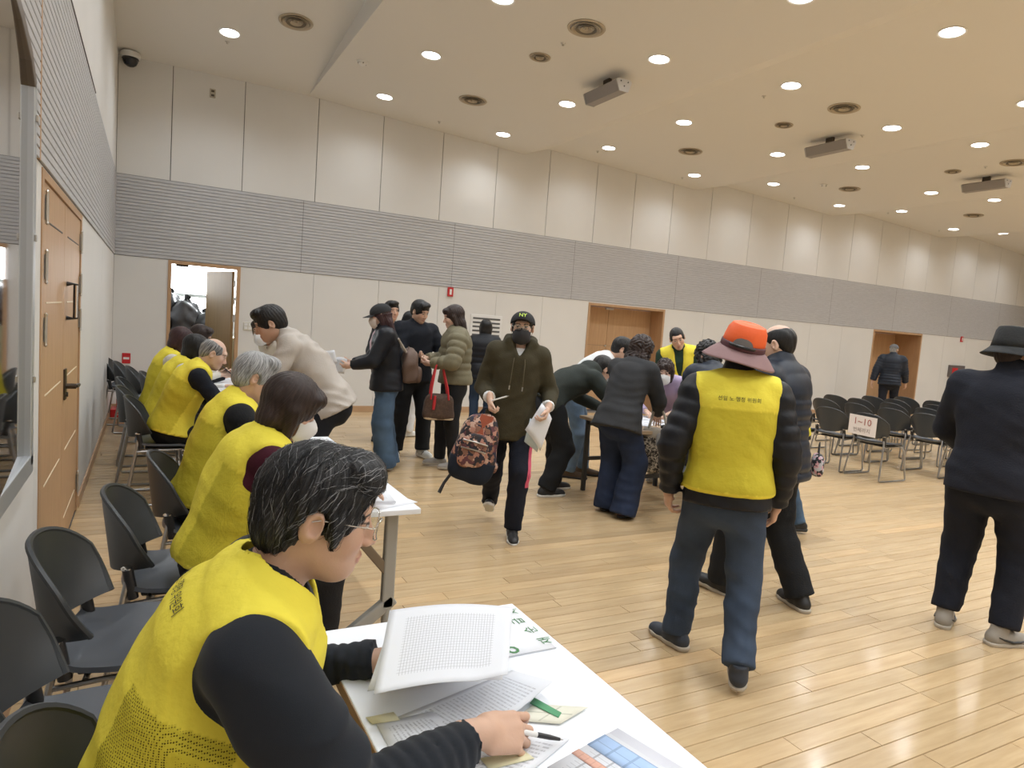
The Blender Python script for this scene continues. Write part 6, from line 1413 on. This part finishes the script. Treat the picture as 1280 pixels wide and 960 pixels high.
# pen in the writer's hand
pr_ = PEOPLE['writer']; tip = at_z(704, 925, .742); bk_ = V3(1.05, 1.07, .782)
d_ = unit(bk_-tip); pn = empty('pen', tuple(tip), 0, 'black ballpoint pen in the writing hand', 'pen')
MB().tube([d_*.008, d_*.03, d_*.06], [.003, .0048, .0052], 10).build('grip', M_black, pn, True); MB().tube([d_*.0, d_*.008], [.0006, .0022], 8).build('tip', M_steel, pn, True); MB().tube([d_*.06, d_*.14], .0052, 10).build('barrel', M_white_pl, pn, True)
# sheet on the empty chair
flat_sheet('paper_sheet', .47, 1.86, .20, .27, 8, .462, mat('chair paper', (.50, .54, .60), .7), 'blank pale sheet lying on the seat of an empty chair')

# ---- second table and the far tables
def stack(cx, cy, w, l, rot_, n, z, label):
    o = empty('paper_stack', (cx, cy, z), R(rot_), label, 'paper stack')
    for i in range(n):
        MB().box((-w/2, -l/2, i*.004), (w/2, l/2, i*.004+.0036), Matrix.Rotation(R(random.uniform(-5, 5)), 4, 'Z')).build('sheet', M_paper, o)
    s = sheet('top_sheet', [(-w/2, -l/2, n*.004+.0006), (w/2, -l/2, n*.004+.0006), (w/2, l/2, n*.004+.0006), (-w/2, l/2, n*.004+.0006)], M_text, None, nu=3, nv=3, parent=o); return o
stack(1.31, 2.94, .21, .297, -6, 4, TZ, 'stack of printed forms at the near end of the second table')
flat_sheet('paper_sheet', 1.36, 2.90, .21, .297, 20, TZ+.0005, M_paper, 'loose white sheet under the form stack on the second table')
flat_sheet('paper_sheet', 1.15, 3.55, .21, .297, 5, TZ+.0005, M_text, 'printed page in front of the grey-haired man')
flat_sheet('paper_sheet', 1.15, 2.98, .21, .297, -3, TZ+.0005, M_text, 'printed page in front of the woman in maroon')
stack(1.32, 6.3, .22, .30, 4, 5, TZ, 'stack of forms by the person with white sleeves'); stack(1.30, 7.3, .22, .30, -8, 6, TZ, 'stack of forms beside the woman holding a phone')
flat_sheet('paper_sheet', 1.16, 5.84, .21, .297, 4, TZ+.0005, M_text, 'printed page the balding man writes on')
flat_sheet('paper_sheet', 1.25, 5.45, .21, .297, 15, TZ+.0005, M_text, 'printed page under the hands of the man in beige')
MB_c = empty('folder', (1.28, 6.72, TZ), R(6), 'pale blue document folder on the far table', 'folder'); MB().box((-.16, -.12, 0), (.16, .12, .02)).build('cover', mat('blue folder', (.45, .55, .68), .5), MB_c, bevel=.003); MB().box((-.15, -.11, .005), (.165, .11, .015)).build('pages', M_paper, MB_c)
phone((1.10, 7.18, .92), R(90), R(-50), 'dark phone held by the woman with maroon-brown hair')
# ---- folding table
def ft_w(x, y): v_ = V3(x*.95, y*.5, 0); return 4.64+v_[0], 4.96+v_[1]
for i, (x, y, r_o, m, lab) in enumerate(((-.28, .45, 12, M_text, 'printed form under the hands of the green hoodie man'), (-.02, .10, -20, M_text2, 'form in the middle of the folding table'), (-.25, -.15, 30, M_text, 'form before the woman in the charcoal blazer'), (.12, .55, -5, M_paper, 'white form before the woman in lavender'), (.25, -.05, 15, M_text, 'form before the woman in the taupe coat'), (-.05, .72, 40, M_paper, 'white form at the far end of the folding table'), (.05, -.45, -10, M_text2, 'form near the navy quilted jacket'))):
    X_, Y_ = ft_w(x, y); flat_sheet('form_sheet', X_, Y_, .21, .297, r_o, .7312+i*.0011, m, lab)
X_, Y_ = ft_w(-.12, -.72); pc_ = empty('pencil_case', (X_, Y_, .731), R(20), 'black zipped pencil case at the near end of the folding table', 'pencil case')
soft_box('case', (0, 0, .02), (.10, .04, .02), M_black, pc_, np.eye(3), 3, 0, .006, .001); MB().tube([(-.08, 0, .041), (.08, 0, .041)], .003, 6).build('zip', M_steel, pc_, True)

# ---- numbered sign on the chair back
ch0 = np.array([8.36, 5.12, 0]); xb = 8.36-.300
def cs(u, v): return V3(xb-.004-.006*math.sin(u*3.1)+.02*(v-.5)*0, 5.12+.20-.36*u, .775-.235*v-.01*u)
sgn = empty('number_sign', (xb, 5.12, .54), 0, 'white paper sign reading 1 to 10 in red on a chair back', 'sign'); so = V3(xb, 5.12, .54)
MB().grid(lambda u, v: cs(u, v)-so, 9, 6, .002).build('paper', mat('sign pinkish paper', (.72, .66, .63), .8), sgn, True)
for s_, sz, vv, m_ in (('1~10', .115, .32, mat('dark red ink', (.32, .07, .05), .8)), ('번째까지', .062, .76, mat('grey brown ink', (.30, .24, .22), .8))):
    me = text_mesh(s_, sz)
    for v in me.vertices: v.co = Vector(cs(.5+v.co.x/.36, vv-v.co.y/.235)-so+V3(-.004, 0, 0))
    link('lettering', me, m_, sgn)

# ---- red fire extinguisher corner
fe = empty('fire_extinguisher', (.16, 10.15, 0), 0, 'red fire extinguisher standing on a red base in the corner', 'fire extinguisher')
MB().lathe([(.0001, .10), (.075, .10), (.082, .115), (.082, .45), (.07, .50), (.03, .53), (.022, .56), (.0001, .56)], 24).build('cylinder', M_red, fe, True)
MB().box((-.02, -.09, .56), (.02, .05, .585)).box((-.015, -.10, .60), (.015, .05, .615)).build('lever', M_black, fe, bevel=.003); MB().tube([(.03, 0, .55), (.10, -.03, .48), (.105, -.04, .25), (.09, -.05, .16)], .011, 8).build('hose', M_black, fe, True)
MB().lathe([(.083, .22), (.0835, .22), (.0835, .38), (.083, .38)], 24).build('label', M_white_pl, fe, True)
eb = empty('extinguisher_stand', (.19, 10.12, 0), 0, 'red floor stand with white lettering under the extinguisher', 'stand')
MB().box((-.17, -.15, 0), (.17, .20, .10)).build('base', M_red, eb, bevel=.008)
me = text_mesh('소화기', .085); o = link('lettering', me, M_white_pl, eb); o.location = (0, -.1512, .05); o.rotation_euler = (R(90), 0, 0)
wbx = empty('white_box', (.50, 10.2, 0), 0, 'small white box on the floor beside the red extinguisher', 'box'); MB().box((-.12, -.1, 0), (.12, .1, .34)).build('body', M_white_pl, wbx, bevel=.01); MB().box((-.122, -.102, .30), (.122, .102, .345)).build('lid', M_white_pl, wbx, bevel=.006)
rs = empty('alarm_sign', (.17, D, .72), 0, 'red notice plate on the wall above the extinguisher', 'sign'); MB().box((-.05, -.012, -.07), (.05, 0, .07)).build('plate', M_red, rs, bevel=.003); MB().box((-.035, -.014, -.015), (.035, -.012, .015)).build('print', M_white_pl, rs)

# ---- storeroom contents
cab = empty('storage_cabinet', (.95, D+1.35, 0), 0, 'cream storage cabinet under the black bags in the storeroom', 'cabinet')
M_cab = mat('cabinet cream', (.50, .47, .30), .6)
MB().box((-.75, -.3, 0), (.75, .3, 1.02)).build('body', M_cab, cab, bevel=.006)
for x in (-.5, 0, .5): d_ = MB().box((x-.24, -.315, .06), (x+.24, -.30, .98)).build('cabinet_door', M_cab, cab, bevel=.004); MB().box((x+.17, -.33, .5), (x+.19, -.315, .62)).build('handle', M_steel, d_)
M_bag = mat('black bin bag', (.012, .012, .014), .28, bump=.5, bscale=25)
for i, (x, y, z, r_) in enumerate(((.50, -.05, 1.22, (.24, .2, .22)), (.92, .0, 1.30, (.26, .22, .27)), (.70, .12, 1.46, (.25, .2, .2)), (1.22, -.02, 1.19, (.22, .2, .19)), (.28, .1, 1.36, (.2, .2, .26)))):
    o = empty('garment_bag', (x, D+1.35+y, z), R(i*25), ('lumpy black bag at the front left of the storeroom pile', 'black and grey bag at the middle of the storeroom pile', 'topmost black bag of the storeroom pile', 'small black bag near the storeroom door leaf', 'tall black bag at the left end of the storeroom pile')[i], 'bag')
    soft_box('body', (0, 0, 0), r_, M_bag if i != 1 else mat('grey bin bag', (.09, .09, .10), .3, bump=.5, bscale=25), o, rot('y', i*13-20), 2.3, .25, .016, .035)
    MB().tube([(0, 0, r_[2]*.8), (.02, 0, r_[2]*1.05), (.05, .01, r_[2]*1.2)], [.05, .03, .06], 8).build('knot', M_bag, o, True)
